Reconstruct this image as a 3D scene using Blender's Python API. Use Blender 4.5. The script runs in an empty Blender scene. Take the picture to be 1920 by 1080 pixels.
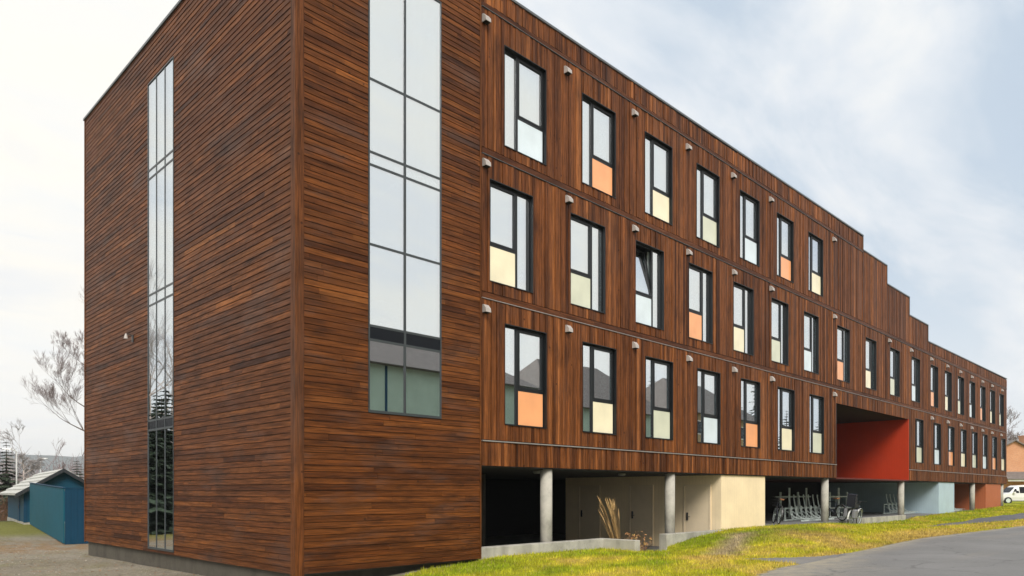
import bpy, math, random
from math import sin, cos, pi, radians, sqrt, atan2
from mathutils import Vector, noise

sc = bpy.context.scene
COL = sc.collection
R = random.Random(7)

# ------------------------------------------------------------------ helpers
def lerp(a, b, t): return a + (b - a) * t
def interp(pts, x):
    if x <= pts[0][0]: return pts[0][1]
    for (a, va), (b, vb) in zip(pts, pts[1:]):
        if x <= b: return va + (vb - va) * (x - a) / (b - a)
    return pts[-1][1]
def smooth(a, b, x):
    if a == b: return 1.0 if x >= a else 0.0
    t = max(0., min(1., (x - a) / (b - a)))
    return t * t * (3 - 2 * t)
def nz(x, y, z=0.0): return noise.noise(Vector((x, y, z)))

class MB:
    """collects shapes and links them as ONE mesh object"""
    def __init__(s): s.v = []; s.f = []; s.m = []; s.r = []; s.c = None
    def face(s, pts, m=0, r=0.5):
        n = len(s.v); s.v.extend([tuple(p) for p in pts]); s.f.append(tuple(range(n, n + len(pts)))); s.m.append(m); s.r.append(r)
    def box(s, x0, x1, y0, y1, z0, z1, m=0, r=0.5, T=None):
        c = [(x0, y0, z0), (x1, y0, z0), (x1, y1, z0), (x0, y1, z0), (x0, y0, z1), (x1, y0, z1), (x1, y1, z1), (x0, y1, z1)]
        if T: c = [T(*p) for p in c]
        s.hexa(c, m, r)
    def hexa(s, c, m=0, r=0.5):
        n = len(s.v); s.v.extend([tuple(p) for p in c])
        for q in ((0, 3, 2, 1), (4, 5, 6, 7), (0, 1, 5, 4), (1, 2, 6, 5), (2, 3, 7, 6), (3, 0, 4, 7)):
            s.f.append(tuple(n + i for i in q)); s.m.append(m); s.r.append(r)
    def tube(s, pts, rad, n=6, m=0, r=0.5, caps=True):
        """tapered tube through points"""
        if not isinstance(rad, (list, tuple)): rad = [rad] * len(pts)
        P = [Vector(p) for p in pts]; base = len(s.v); ref = None
        for i, p in enumerate(P):
            d = (P[min(i + 1, len(P) - 1)] - P[max(i - 1, 0)])
            if d.length < 1e-9: d = Vector((0, 0, 1))
            d.normalize()
            if ref is None:
                ref = d.cross(Vector((0, 0, 1)) if abs(d.z) < .9 else Vector((1, 0, 0))).normalized()
            a = (ref - d * ref.dot(d)); a = a.normalized() if a.length > 1e-6 else d.orthogonal().normalized()
            ref = a; b = d.cross(a)
            for k in range(n):
                t = 2 * pi * k / n
                s.v.append(tuple(p + (a * cos(t) + b * sin(t)) * rad[i]))
        for i in range(len(P) - 1):
            for k in range(n):
                s.f.append((base + i * n + k, base + i * n + (k + 1) % n, base + (i + 1) * n + (k + 1) % n, base + (i + 1) * n + k)); s.m.append(m); s.r.append(r)
        if caps:
            s.f.append(tuple(base + k for k in range(n))[::-1]); s.m.append(m); s.r.append(r)
            e = base + (len(P) - 1) * n
            s.f.append(tuple(e + k for k in range(n))); s.m.append(m); s.r.append(r)
    def ring(s, c, ax, ay, R0, r, n=20, k=6, m=0):
        """torus around centre c in plane ax, ay"""
        c = Vector(c); ax = Vector(ax); ay = Vector(ay); az = ax.cross(ay); base = len(s.v)
        for i in range(n):
            t = 2 * pi * i / n; d = ax * cos(t) + ay * sin(t)
            for j in range(k):
                q = 2 * pi * j / k
                s.v.append(tuple(c + d * (R0 + r * cos(q)) + az * r * sin(q)))
        for i in range(n):
            for j in range(k):
                s.f.append((base + i * k + j, base + ((i + 1) % n) * k + j, base + ((i + 1) % n) * k + (j + 1) % k, base + i * k + (j + 1) % k)); s.m.append(m); s.r.append(.5)
    def prism(s, poly, h0, h1, T=None, m=0):
        """poly in (a,b), extruded along third coordinate h; T maps (a,h,b)"""
        T = T or (lambda a, h, b: (a, h, b)); n = len(poly)
        A = [T(a, h0, b) for a, b in poly]; B = [T(a, h1, b) for a, b in poly]
        s.face(A, m); s.face(B[::-1], m)
        for i in range(n): s.face([A[i], A[(i + 1) % n], B[(i + 1) % n], B[i]], m)
    def build(s, name, mats, parent=None, smooth_=False, loc=None, bevel=0):
        me = bpy.data.meshes.new(name); me.from_pydata(s.v, [], s.f)
        if not isinstance(mats, (list, tuple)): mats = [mats]
        for m in mats: me.materials.append(m)
        me.polygons.foreach_set('material_index', s.m)
        a = me.attributes.new('rnd', 'FLOAT', 'FACE'); a.data.foreach_set('value', s.r)
        if s.c is not None:
            ca = me.attributes.new('tint', 'FLOAT_COLOR', 'POINT'); ca.data.foreach_set('color', s.c)
        if smooth_: me.polygons.foreach_set('use_smooth', [True] * len(s.f))
        me.update()
        o = bpy.data.objects.new(name, me); COL.objects.link(o)
        if parent: o.parent = parent
        if loc: o.location = loc
        if bevel:
            b = o.modifiers.new('bevel', 'BEVEL'); b.width = bevel; b.segments = 2; b.limit_method = 'ANGLE'
        return o

def thing(name, label, cat, loc=(0, 0, 0), rz=0., group=None):
    o = bpy.data.objects.new(name, None); COL.objects.link(o); o.location = loc; o.rotation_euler = (0, 0, rz)
    o.empty_display_size = .2
    return tag(o, label, cat, group)
def tag(o, label, cat, group=None, kind=None):
    o['label'] = label; o['category'] = cat
    if group: o['group'] = group
    if kind: o['kind'] = kind
    return o
def copy_tree(o, parent=None):
    c = o.copy(); COL.objects.link(c)
    if parent: c.parent = parent
    for ch in list(o.children): copy_tree(ch, c)
    return c

# ------------------------------------------------------------------ materials
def newmat(name):
    m = bpy.data.materials.new(name); m.use_nodes = True
    nt = m.node_tree; b = nt.nodes['Principled BSDF']
    return m, nt, b
def N(nt, typ, **kw):
    n = nt.nodes.new(typ)
    for k, v in kw.items(): setattr(n, k, v)
    return n
def ramp(nt, stops, src):
    r = N(nt, 'ShaderNodeValToRGB'); e = r.color_ramp.elements
    while len(e) > 1: e.remove(e[-1])
    e[0].position = stops[0][0]; e[0].color = (*stops[0][1], 1)
    for p, c in stops[1:]:
        x = e.new(p); x.color = (*c, 1)
    nt.links.new(src, r.inputs[0]); return r.outputs[0]
def noise_n(nt, scale, detail=4, rough=.6, vscale=(1, 1, 1), coord='Object'):
    tc = N(nt, 'ShaderNodeTexCoord'); mp = N(nt, 'ShaderNodeMapping'); mp.inputs['Scale'].default_value = vscale
    nt.links.new(tc.outputs[coord], mp.inputs[0])
    t = N(nt, 'ShaderNodeTexNoise'); t.inputs['Scale'].default_value = scale; t.inputs['Detail'].default_value = detail; t.inputs['Roughness'].default_value = rough
    nt.links.new(mp.outputs[0], t.inputs['Vector']); return t.outputs['Fac']
def mix(nt, a, b, fac, mode='MIX'):
    m = N(nt, 'ShaderNodeMix', data_type='RGBA', blend_type=mode)
    for sock, val in ((m.inputs[6], a), (m.inputs[7], b), (m.inputs[0], fac)):
        if isinstance(val, (int, float)): sock.default_value = val
        elif isinstance(val, tuple): sock.default_value = (*val, 1)
        else: nt.links.new(val, sock)
    return m.outputs[2]
def maprange(nt, src, a, b, c=0., d=1.):
    m = N(nt, 'ShaderNodeMapRange'); m.inputs[1].default_value = a; m.inputs[2].default_value = b; m.inputs[3].default_value = c; m.inputs[4].default_value = d
    nt.links.new(src, m.inputs[0]); return m.outputs[0]
def bump(nt, b, src, strength=.3, dist=.02):
    n = N(nt, 'ShaderNodeBump'); n.inputs['Strength'].default_value = strength; n.inputs['Distance'].default_value = dist
    nt.links.new(src, n.inputs['Height']); nt.links.new(n.outputs[0], b.inputs['Normal'])

def plain(name, col, rough=.6, var=.12, scale=3., metal=0., bmp=0., spec=.5, vscale=(1, 1, 1)):
    m, nt, b = newmat(name)
    f = noise_n(nt, scale, 5, .65, vscale)
    c = ramp(nt, [(.3, tuple(x * (1 - var) for x in col)), (.7, tuple(min(1, x * (1 + var)) for x in col))], f)
    nt.links.new(c, b.inputs['Base Color']); b.inputs['Roughness'].default_value = rough; b.inputs['Metallic'].default_value = metal
    b.inputs['Specular IOR Level'].default_value = spec
    if bmp: bump(nt, b, noise_n(nt, scale * 12, 4, .7, vscale), bmp, .01)
    return m

def wood(name, horizontal, stops, grey=.5, rough=.5):
    m, nt, b = newmat(name)
    at = N(nt, 'ShaderNodeAttribute', attribute_name='rnd')
    base = ramp(nt, stops, at.outputs['Fac'])
    vs = (1.1, 1.1, 26.) if horizontal else (28., 28., 1.2)
    # shift the grain from board to board
    tc = N(nt, 'ShaderNodeTexCoord'); ad = N(nt, 'ShaderNodeVectorMath', operation='ADD'); sc_ = N(nt, 'ShaderNodeVectorMath', operation='SCALE')
    sc_.inputs[0].default_value = (37., 51., 23.); nt.links.new(at.outputs['Fac'], sc_.inputs['Scale'])
    nt.links.new(tc.outputs['Object'], ad.inputs[0]); nt.links.new(sc_.outputs[0], ad.inputs[1])
    mp = N(nt, 'ShaderNodeMapping'); mp.inputs['Scale'].default_value = vs; nt.links.new(ad.outputs[0], mp.inputs[0])
    t = N(nt, 'ShaderNodeTexNoise'); t.inputs['Scale'].default_value = 1.6; t.inputs['Detail'].default_value = 6; t.inputs['Roughness'].default_value = .68
    nt.links.new(mp.outputs[0], t.inputs['Vector']); g = t.outputs['Fac']
    grain = ramp(nt, [(.25, (.22, .18, .16)), (.5, (.95, .92, .88)), (.75, (1.95, 1.85, 1.65))], g)
    c = mix(nt, base, grain, 1.0, 'MULTIPLY')
    # weathered, greyed patches that follow the boards
    w = noise_n(nt, .55, 5, .62, (1, 1, 3.2) if horizontal else (2.2, 2.2, .8))
    wf = maprange(nt, w, .53, .75, 0, grey)
    c = mix(nt, c, (.095, .064, .054), wf)
    w2 = noise_n(nt, 1.1, 4, .6, (1.3, 1.3, 4.) if horizontal else (3, 3, 1.))
    c = mix(nt, c, (.010, .0045, .0035), maprange(nt, w2, .52, .78, 0, .65))
    w3 = noise_n(nt, 1.0, 4, .55, (.22, .22, 5.5) if horizontal else (4.5, 4.5, .2))
    c = mix(nt, c, ramp(nt, [(.3, (.55, .52, .50)), (.5, (1, 1, 1)), (.7, (1.4, 1.36, 1.25))], w3), 1., 'MULTIPLY')
    # knots
    k = N(nt, 'ShaderNodeTexVoronoi'); k.inputs['Scale'].default_value = 3.1; nt.links.new(ad.outputs[0], k.inputs['Vector'])
    c = mix(nt, c, (.02, .008, .005), maprange(nt, k.outputs['Distance'], .05, .10, .75, 0.))
    nt.links.new(c, b.inputs['Base Color'])
    nt.links.new(maprange(nt, g, .3, .7, rough + .12, rough - .08), b.inputs['Roughness']); b.inputs['Specular IOR Level'].default_value = .14
    bump(nt, b, g, .35, .006)
    return m

M = {}
M['wood_h'] = wood('dark_horizontal_boards', True, [(0, (.036, .0115, .004)), (.3, (.084, .0265, .0066)), (.6, (.120, .040, .0096)), (.85, (.165, .058, .014)), (1, (.21, .078, .020))], .6)
M['wood_v'] = wood('brown_vertical_boards', False, [(0, (.055, .0175, .0062)), (.3, (.110, .0365, .0110)), (.7, (.172, .060, .0180)), (1, (.28, .105, .034))], .26)
M['wood_trim'] = wood('trim_boards', False, [(0, (.085, .029, .009)), (1, (.15, .056, .019))], .3)
M['wood_joint'] = wood('joint_boards', True, [(0, (.075, .025, .009)), (1, (.115, .040, .014))], .3)
M['backing'] = plain('dark_wall_membrane', (.012, .009, .008), .9)
M['frame'] = plain('anthracite_aluminium', (.010, .012, .014), .4, .08, 6, 0, 0, .35)
M['frame_grey'] = plain('grey_curtain_wall_bars', (.040, .048, .052), .4, .08, 6)
M['coping'] = plain('grey_roof_flashing', (.10, .11, .115), .4, .1, 2, .3)
M['flash'] = plain('pale_drip_flashing', (.50, .46, .44), .35, .15, 1.2, .6)
M['vent'] = plain('pale_painted_vent', (.44, .40, .37), .4, .1, 8)
M['vent_dark'] = plain('vent_opening', (.01, .01, .01), .8)  # black tone standing for the shade beneath the hood
M['interior'] = plain('plastered_room_wall', (.42, .44, .43), .9, .05)
M['interior_dark'] = plain('dark_room_floor', (.10, .10, .10), .8, .1)
M['curtain'] = plain('pale_curtain', (.74, .80, .80), .9, .05)
M['spandrel_dark'] = plain('dark_spandrel_glass', (.010, .012, .016), .2, .05, 2, 0, 0, .15)
def glass(name, tint, fac, wob=.008):
    m, nt, b = newmat(name)
    out = nt.nodes['Material Output']
    tr = N(nt, 'ShaderNodeBsdfTransparent'); tr.inputs[0].default_value = (*tint, 1)
    gl = N(nt, 'ShaderNodeBsdfGlossy'); gl.inputs['Roughness'].default_value = .0; gl.inputs[0].default_value = (.93, .97, 1., 1)
    ms = N(nt, 'ShaderNodeMixShader'); ms.inputs[0].default_value = fac
    nt.links.new(tr.outputs[0], ms.inputs[1]); nt.links.new(gl.outputs[0], ms.inputs[2]); nt.links.new(ms.outputs[0], out.inputs[0])
    nt.nodes.remove(b)
    return m
M['glass'] = glass('coated_window_glass', (.72, .82, .80), .74)
M['glass_stair'] = glass('coated_stair_glass', (.70, .80, .80), .74)
M['car_glass'] = glass('car_glass', (.5, .6, .58), .35)
def panel_mat(name, col):
    m, nt, b = newmat(name)
    f = noise_n(nt, 1.3, 3, .5)
    nt.links.new(ramp(nt, [(.3, tuple(x * .88 for x in col)), (.7, tuple(min(1, x * 1.08) for x in col))], f), b.inputs['Base Color'])
    b.inputs['Roughness'].default_value = .22; b.inputs['Specular IOR Level'].default_value = .5
    return m
M['p_orange'] = panel_mat('orange_panel', (.93, .42, .19))
M['p_cream'] = panel_mat('cream_panel', (.92, .84, .60))
M['p_sage'] = panel_mat('sage_panel', (.68, .70, .55))
M['p_blue'] = panel_mat('pale_blue_panel', (.72, .82, .87))
def concrete(name, col, sc_=2.):
    m, nt, b = newmat(name)
    f = noise_n(nt, sc_, 8, .7); g = noise_n(nt, .8, 3, .5, (3, 3, .4))
    c = ramp(nt, [(.3, tuple(x * .62 for x in col)), (.5, col), (.75, tuple(min(1, x * 1.25) for x in col))], f)
    c = mix(nt, c, tuple(x * .45 for x in col), maprange(nt, g, .52, .72, 0, .6))
    nt.links.new(c, b.inputs['Base Color']); b.inputs['Roughness'].default_value = .85; bump(nt, b, noise_n(nt, 30, 5, .7), .3, .01)
    return m
M['concrete'] = concrete('grey_concrete', (.44, .42, .365))
M['concrete_dark'] = concrete('stained_concrete', (.085, .075, .058), 1.6)
M['slab'] = concrete('floor_concrete', (.20, .20, .20))
M['cellar'] = plain('black_soffit_board', (.012, .012, .014), .9)  # near black: the shade of undercroft and passage put into the colour
M['cellar_blue'] = plain('dark_blue_back_wall', (.03, .05, .065), .8)
def paint_wall(name, col):
    m, nt, b = newmat(name)
    tc = N(nt, 'ShaderNodeTexCoord'); 
    w = N(nt, 'ShaderNodeTexWave', wave_type='BANDS', bands_direction='X'); w.inputs['Scale'].default_value = 2.6; w.inputs['Distortion'].default_value = 0
    mp = N(nt, 'ShaderNodeMapping'); mp.inputs['Rotation'].default_value = (0, 0, radians(45)); mp.inputs['Scale'].default_value = (1.4, 1.4, 1)
    nt.links.new(tc.outputs['Object'], mp.inputs[0]); nt.links.new(mp.outputs[0], w.inputs['Vector'])
    c = ramp(nt, [(.3, tuple(x * .9 for x in col)), (.7, tuple(min(1, x * 1.06) for x in col))], noise_n(nt, 1.2, 5, .6))
    c = mix(nt, c, tuple(x * .86 for x in col), maprange(nt, w.outputs['Fac'], .93, 1., 0, .7))
    c = mix(nt, c, tuple(x * .62 for x in col), maprange(nt, noise_n(nt, 1.5, 6, .65, (3.2, 3.2, .35)), .55, .8, 0, .14))
    nt.links.new(c, b.inputs['Base Color']); b.inputs['Roughness'].default_value = .6; b.inputs['Specular IOR Level'].default_value = .2
    bump(nt, b, w.outputs['Fac'], .08, .01)
    return m
M['cream_wall'] = paint_wall('cream_painted_boards', (.95, .78, .52))
M['red_wall'] = paint_wall('red_painted_boards', (.50, .046, .014))
M['red_dark'] = plain('dark_red_edge', (.11, .012, .008), .7)  # passage red darkened to include its shade
M['blue_wall'] = paint_wall('pale_blue_painted_boards', (.47, .60, .67))
M['rust_wall'] = paint_wall('rust_painted_boards', (.46, .14, .06))
M['teal'] = paint_wall('teal_painted_boards', (.006, .100, .150))
M['shed_blue'] = paint_wall('blue_painted_boards', (.007, .070, .125))
M['teal_dark'] = paint_wall('navy_painted_boards', (.006, .052, .105))
M['door_cream'] = plain('cream_door', (.84, .70, .49), .5, .05)
M['steel'] = plain('galvanised_steel', (.62, .70, .67), .45, .2, 9, .1)
M['dark_metal'] = plain('dark_metal', (.05, .05, .05), .4)
M['rubber'] = plain('black_rubber', (.015, .015, .016), .7)
M['black_cloth'] = plain('black_nylon', (.012, .013, .022), .6)
M['white_plastic'] = plain('white_plastic', (.80, .80, .78), .35)
M['leather'] = plain('brown_leather', (.28, .12, .05), .5)
M['grey_plastic'] = plain('grey_plastic', (.22, .22, .24), .5)
M['bike_frame'] = plain('dark_bicycle_paint', (.04, .05, .07), .3)
M['roof_tile'] = plain('grey_slate_tile', (.50, .50, .47), .75, .22, 5, 0, .4)
M['roof_dark'] = plain('dark_roof_tile', (.16, .14, .13), .7, .2, 3, 0, .4)
M['fascia'] = plain('dark_fascia', (.02, .025, .03), .6)
M['bark'] = plain('grey_bark', (.12, .095, .08), .9, .3, 4, 0, .4, .3, (3, 3, .7))
M['bark_pale'] = plain('birch_bark', (.52, .44, .40), .8, .3, 3, 0, .3, .3, (1, 1, 4))
M['twig'] = plain('purple_brown_twigs', (.21, .17, .165), .9, .2, 2)
M['twig_pale'] = plain('pale_grey_twigs', (.34, .31, .30), .9, .2, 2)
M['twig_far'] = plain('purple_grey_twigs', (.27, .215, .215), .9, .2, 2)
M['twig_brown'] = plain('rusty_brown_twigs', (.19, .10, .055), .9, .25, 2)
M['needle'] = plain('dark_spruce_needles', (.035, .055, .028), .8, .4, 2)
M['needle_far'] = plain('spruce_needles', (.045, .06, .035), .8, .4, 2)
M['pole'] = plain('painted_lamp_post', (.50, .50, .48), .5)
M['car_white'] = plain('white_car_paint', (.80, .80, .80), .22, .02)
M['green_house'] = paint_wall('green_painted_cladding', (.42, .56, .47))
M['cream_house'] = paint_wall('ochre_painted_cladding', (.40, .30, .16))
M['house_white'] = plain('white_window_trim', (.75, .76, .74), .5)
def brick():
    m, nt, b = newmat('orange_brick')
    tc = N(nt, 'ShaderNodeTexCoord'); mp = N(nt, 'ShaderNodeMapping'); mp.inputs['Rotation'].default_value = (radians(90), 0, 0)
    br = N(nt, 'ShaderNodeTexBrick'); br.inputs['Scale'].default_value = 4.2
    br.inputs['Color1'].default_value = (.58, .25, .12, 1); br.inputs['Color2'].default_value = (.68, .34, .18, 1); br.inputs['Mortar'].default_value = (.4, .36, .3, 1); br.inputs['Mortar Size'].default_value = .014
    nt.links.new(tc.outputs['Object'], mp.inputs[0]); nt.links.new(mp.outputs[0], br.inputs['Vector'])
    c = mix(nt, br.outputs['Color'], (.50, .22, .11), maprange(nt, noise_n(nt, .7, 4), .4, .7, 0, .5))
    nt.links.new(c, b.inputs['Base Color']); b.inputs['Roughness'].default_value = .85
    return m
M['brick'] = brick()
def tinted(name, fine=60., bs=.5, rough=.95, coarse=7.):
    """ground whose own colour per point is in the attribute 'tint'"""
    m, nt, b = newmat(name)
    at = N(nt, 'ShaderNodeAttribute', attribute_name='tint')
    g = noise_n(nt, fine, 6, .75); h = noise_n(nt, coarse, 5, .65)
    c = mix(nt, at.outputs['Color'], ramp(nt, [(.28, (.34, .33, .32)), (.5, (1, 1, 1)), (.75, (1.8, 1.75, 1.65))], g), 1., 'MULTIPLY')
    c = mix(nt, c, ramp(nt, [(.3, (.72, .74, .7)), (.7, (1.22, 1.18, 1.15))], h), 1., 'MULTIPLY')
    nt.links.new(c, b.inputs['Base Color']); b.inputs['Roughness'].default_value = rough; b.inputs['Specular IOR Level'].default_value = .15
    bump(nt, b, g, bs, .03)
    return m
M['ground'] = tinted('ground_soil_gravel_and_turf')
M['blades'] = tinted('grass_blades', 3., 0., .9, 1.)
def asphalt(name, col):
    m, nt, b = newmat(name)
    f = noise_n(nt, 170, 3, .7); p = noise_n(nt, .5, 5, .6); st = noise_n(nt, .35, 4, .6, (.25, 2.2, 1))
    c = ramp(nt, [(.3, tuple(x * .6 for x in col)), (.55, col), (.72, tuple(x * 1.5 for x in col))], f)
    c = mix(nt, c, tuple(x * 1.35 for x in col), maprange(nt, p, .45, .7, 0, .5))
    c = mix(nt, c, (.30, .26, .21), maprange(nt, st, .55, .75, 0, .45))
    at = N(nt, 'ShaderNodeAttribute', attribute_name='sand')
    sm = N(nt, 'ShaderNodeMath', operation='MULTIPLY'); nt.links.new(at.outputs['Fac'], sm.inputs[0]); nt.links.new(maprange(nt, noise_n(nt, 3.5, 6, .7), .3, .62), sm.inputs[1])
    c = mix(nt, c, (.40, .35, .25), sm.outputs[0])
    vo = N(nt, 'ShaderNodeTexVoronoi', feature='DISTANCE_TO_EDGE'); vo.inputs['Scale'].default_value = .42; tc = N(nt, 'ShaderNodeTexCoord')
    wv = N(nt, 'ShaderNodeTexNoise'); wv.inputs['Scale'].default_value = 1.6; wv.inputs['Detail'].default_value = 5; nt.links.new(tc.outputs['Object'], wv.inputs['Vector'])
    vm_ = N(nt, 'ShaderNodeVectorMath', operation='MULTIPLY_ADD'); nt.links.new(wv.outputs['Color'], vm_.inputs[0]); vm_.inputs[1].default_value = (.9, .9, 0); nt.links.new(tc.outputs['Object'], vm_.inputs[2]); nt.links.new(vm_.outputs[0], vo.inputs['Vector'])
    c = mix(nt, c, tuple(x * .35 for x in col), maprange(nt, vo.outputs['Distance'], .003, .011, .45, 0))
    nt.links.new(c, b.inputs['Base Color']); b.inputs['Roughness'].default_value = .8; bump(nt, b, f, .35, .006)
    return m
M['asphalt'] = asphalt('worn_grey_asphalt', (.185, .183, .182))
M['asphalt_path'] = asphalt('path_asphalt', (.115, .115, .122))
M['hills'] = plain('forested_hillside', (.06, .08, .085), .95, .35, .012)

# ------------------------------------------------------------------ ground
CAM = Vector((-10.879, -11.768, 1.5))
def y_road(x): return interp([(-30, -7.2), (-6, -6.5), (-2, -6.2), (1.3, -5.75), (2.7, -5.45), (4.1, -5.37), (6.3, -5.2), (9.7, -5.1), (13.5, -5.0), (23, -5.95), (40, -6.6), (70, -7.4), (200, -10)], x)
def z_road(x): return interp([(-20, -.2), (-11, -.2), (-4.5, -.22), (-2, -.1), (0, 0), (6, 0), (15, .10), (25, .19), (45, .28), (70, .36), (120, .45)], x)
def z_front(x): return interp([(-5.2, -.27), (-4.6, -.27), (-2.5, -.13), (-.2, .03), (2, .06), (4.2, .0), (7.0, -.12), (8.6, .10), (10.5, .25), (14, .265), (19.2, .2), (20.5, .07), (28.5, .06), (30, .17), (38, .27), (45, .36), (52, .47), (70, .45), (120, .5)], x)
def z_left(y): return interp([(0, -.27), (12, -.36), (19, -.47), (31, -.17), (40, -.2), (50, -1.6), (75, -4.5), (150, -12), (500, -24)], y)
PATH = [(19.5, -3.05), (24, -2.85), (30, -2.85), (40, -3.25), (60, -3.7), (60, -5.5), (40, -5.2), (31, -4.85), (26, -4.0), (22, -3.35)]
def in_poly(p, poly):
    x, y = p; c = False; n = len(poly)
    for i in range(n):
        (x1, y1), (x2, y2) = poly[i], poly[(i + 1) % n]
        if (y1 > y) != (y2 > y) and x < (x2 - x1) * (y - y1) / (y2 - y1) + x1: c = not c
    return c
WEDGE = [(8.2, -5.35), (4.6, -5.75), (4.0, -5.6), (4.08, -5.2), (4.18, -4.5), (4.26, -3.85), (4.8, -4.2), (5.4, -4.6), (6.2, -5.0)]
def h_base(x, y):
    yr = y_road(x); zr = z_road(x)
    if y <= yr: return zr
    if x > 53.5 and y > -2: return lerp(z_front(x), z_front(x), 1)
    if y < 0:
        t = smooth(yr, -.6, y)
        if x > 4: t = t ** .75
        z = lerp(zr, z_front(x), t)
        # bank in front of the storage block: full height sooner, falling to the lawn on its left
        e = smooth(7.3 + (y + .1) * .78, 9.8 + (y + .1) * .78, x) * (1 - smooth(14, 19, x))
        z += .13 * e * sin(pi * smooth(yr + .1, -.1, y))
        z += .035 * nz(x * .8, y * .8) * smooth(yr, yr + .8, y)
        return z
    return None
def h_ground(x, y, cut=True):
    z = h_base(x, y)
    if z is None:
        zl = z_left(y)
        right = smooth(25, 70, x)
        z = lerp(zl, .45 if x > 40 else 0, right) if x < 53.5 else max(zl, lerp(zl, .45, smooth(53.5, 60, x)))
        if y < 14 and x < -4.4: z += .02 * nz(x * .7, y * .7)
    if cut:
        if -4.3 < x < 52.0 and 0.12 < y < 12.0: z = -.75
        if 4.45 < x < 7.15 and -1.05 < y <= .2: z = -.45
        if -4.3 < x < -.3 and -.05 < y <= .12: z = -.5
        if y < y_road(x) - .12: z -= .07
        if in_poly((x, y), WEDGE_IN) or in_poly((x, y), PATH_IN): z -= .05
    return z
def inset(poly, f):
    cx = sum(p[0] for p in poly) / len(poly); cy = sum(p[1] for p in poly) / len(poly)
    out = []
    n = len(poly)
    for i, p in enumerate(poly):
        a = Vector(poly[i - 1]); b = Vector(p); c = Vector(poly[(i + 1) % n])
        d = ((a - b).normalized() + (c - b).normalized())
        q = Vector((cx, cy)) - b
        if d.length < 1e-3 or d.dot(q) < 0: d = q
        d = d.normalized() * f
        out.append((b.x + d.x, b.y + d.y))
    return out
WEDGE_IN = inset(WEDGE, .12); PATH_IN = inset(PATH, .12)

def grass_mix(x, y):
    """own colour of the turf at a point (living, dry and dead grass)"""
    n1 = nz(x * .55, y * .75, 3.1); n2 = nz(x * 1.7, y * 2.2, 8.2); n3 = nz(x * .25, y * .4, 1.7)
    green = Vector((.255, .320, .014)); yellow = Vector((.52, .455, .034)); tan = Vector((.52, .37, .12)); brown = Vector((.22, .16, .095))
    yr = y_road(x)
    t = smooth(yr + .3, -1.2, y)                     # greener towards the house
    d = max(0, min(1, .86 - .60 * t + .85 * n1 + .4 * n2))
    c = green.lerp(yellow, max(0, min(1, d * 1.25)))
    c = c.lerp(tan, max(0, min(1, (d - .62) * 1.9 + .35 * n3)))
    if x > 4:   # dead patch on the bank
        ax, ay, bx_, by_ = 5.1, -3.0, 9.6, -1.25; tt = max(0, min(1, ((x - ax) * (bx_ - ax) + (y - ay) * (by_ - ay)) / ((bx_ - ax) ** 2 + (by_ - ay) ** 2)))
        dd = sqrt((x - ax - tt * (bx_ - ax)) ** 2 + (y - ay - tt * (by_ - ay)) ** 2)
        c = c.lerp(Vector((.40, .32, .22)), .9 * max(0, min(1, 1.15 - dd / (.55 + .25 * n2 + .15 * n1))))
        q = ((x - 10.2) / 1.9) ** 2 + ((y + 2.5) / .9) ** 2
        c = c.lerp(brown, .7 * math.exp(-q * 1.2) * max(0, min(1, .6 + n2)))
        q = smooth(yr + .9, yr, y) * smooth(7, 10, x) * (1 - smooth(16, 22, x))
        c = c.lerp(tan * .75, q * .6)
    return c
def is_grass(x, y):
    if x > 3.4 or y < -40:
        return (y > y_road(x) and y < .1) or x > 53
    if y < -.0 and x > -4.6:
        lim = interp([(-4.6, -2.6), (-3.6, -1.2), (-2.9, -.55), (-1.8, -.2), (-.2, -.12), (3.4, -.1)], x)
        return y_road(x) < y < lim + .15 * nz(x * 2, y * 2)
    return False
def ground_tint(x, y):
    gravel = Vector((.27, .245, .205)); n = nz(x * .9, y * .9, 5.); n2 = nz(x * 3.1, y * 3.1, 2.)
    g = gravel.lerp(Vector((.19, .165, .125)), max(0, min(1, .35 + .8 * n)))
    g = g.lerp(Vector((.19, .18, .075)), max(0, min(.6, .9 * n2)))
    if is_grass(x, y): return grass_mix(x, y) * .8
    if y > 8 and x < 3 and x > -60:       # turf in front of the shed
        dx = x + 4.6 - .03 * (y - 14)
        w = smooth(-.6, -1.6, dx + .35 * n) * smooth(17, 21, y + 2 * n2)
        if y > 20: w = max(w, smooth(22, 26, y))
        g = g.lerp(Vector((.17, .17, .045)), w)
        w2 = smooth(13.5, 16, y + 1.5 * n) * (1 - smooth(19, 23, y)) * smooth(-.2, .3, n2 + .2)
        g = g.lerp(Vector((.26, .15, .075)), .6 * w2)
    if y > 36: g = Vector((.09, .10, .05))
    if x > 53: g = Vector((.16, .20, .03)) if y < 2 else Vector((.13, .13, .13))
    return g

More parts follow.
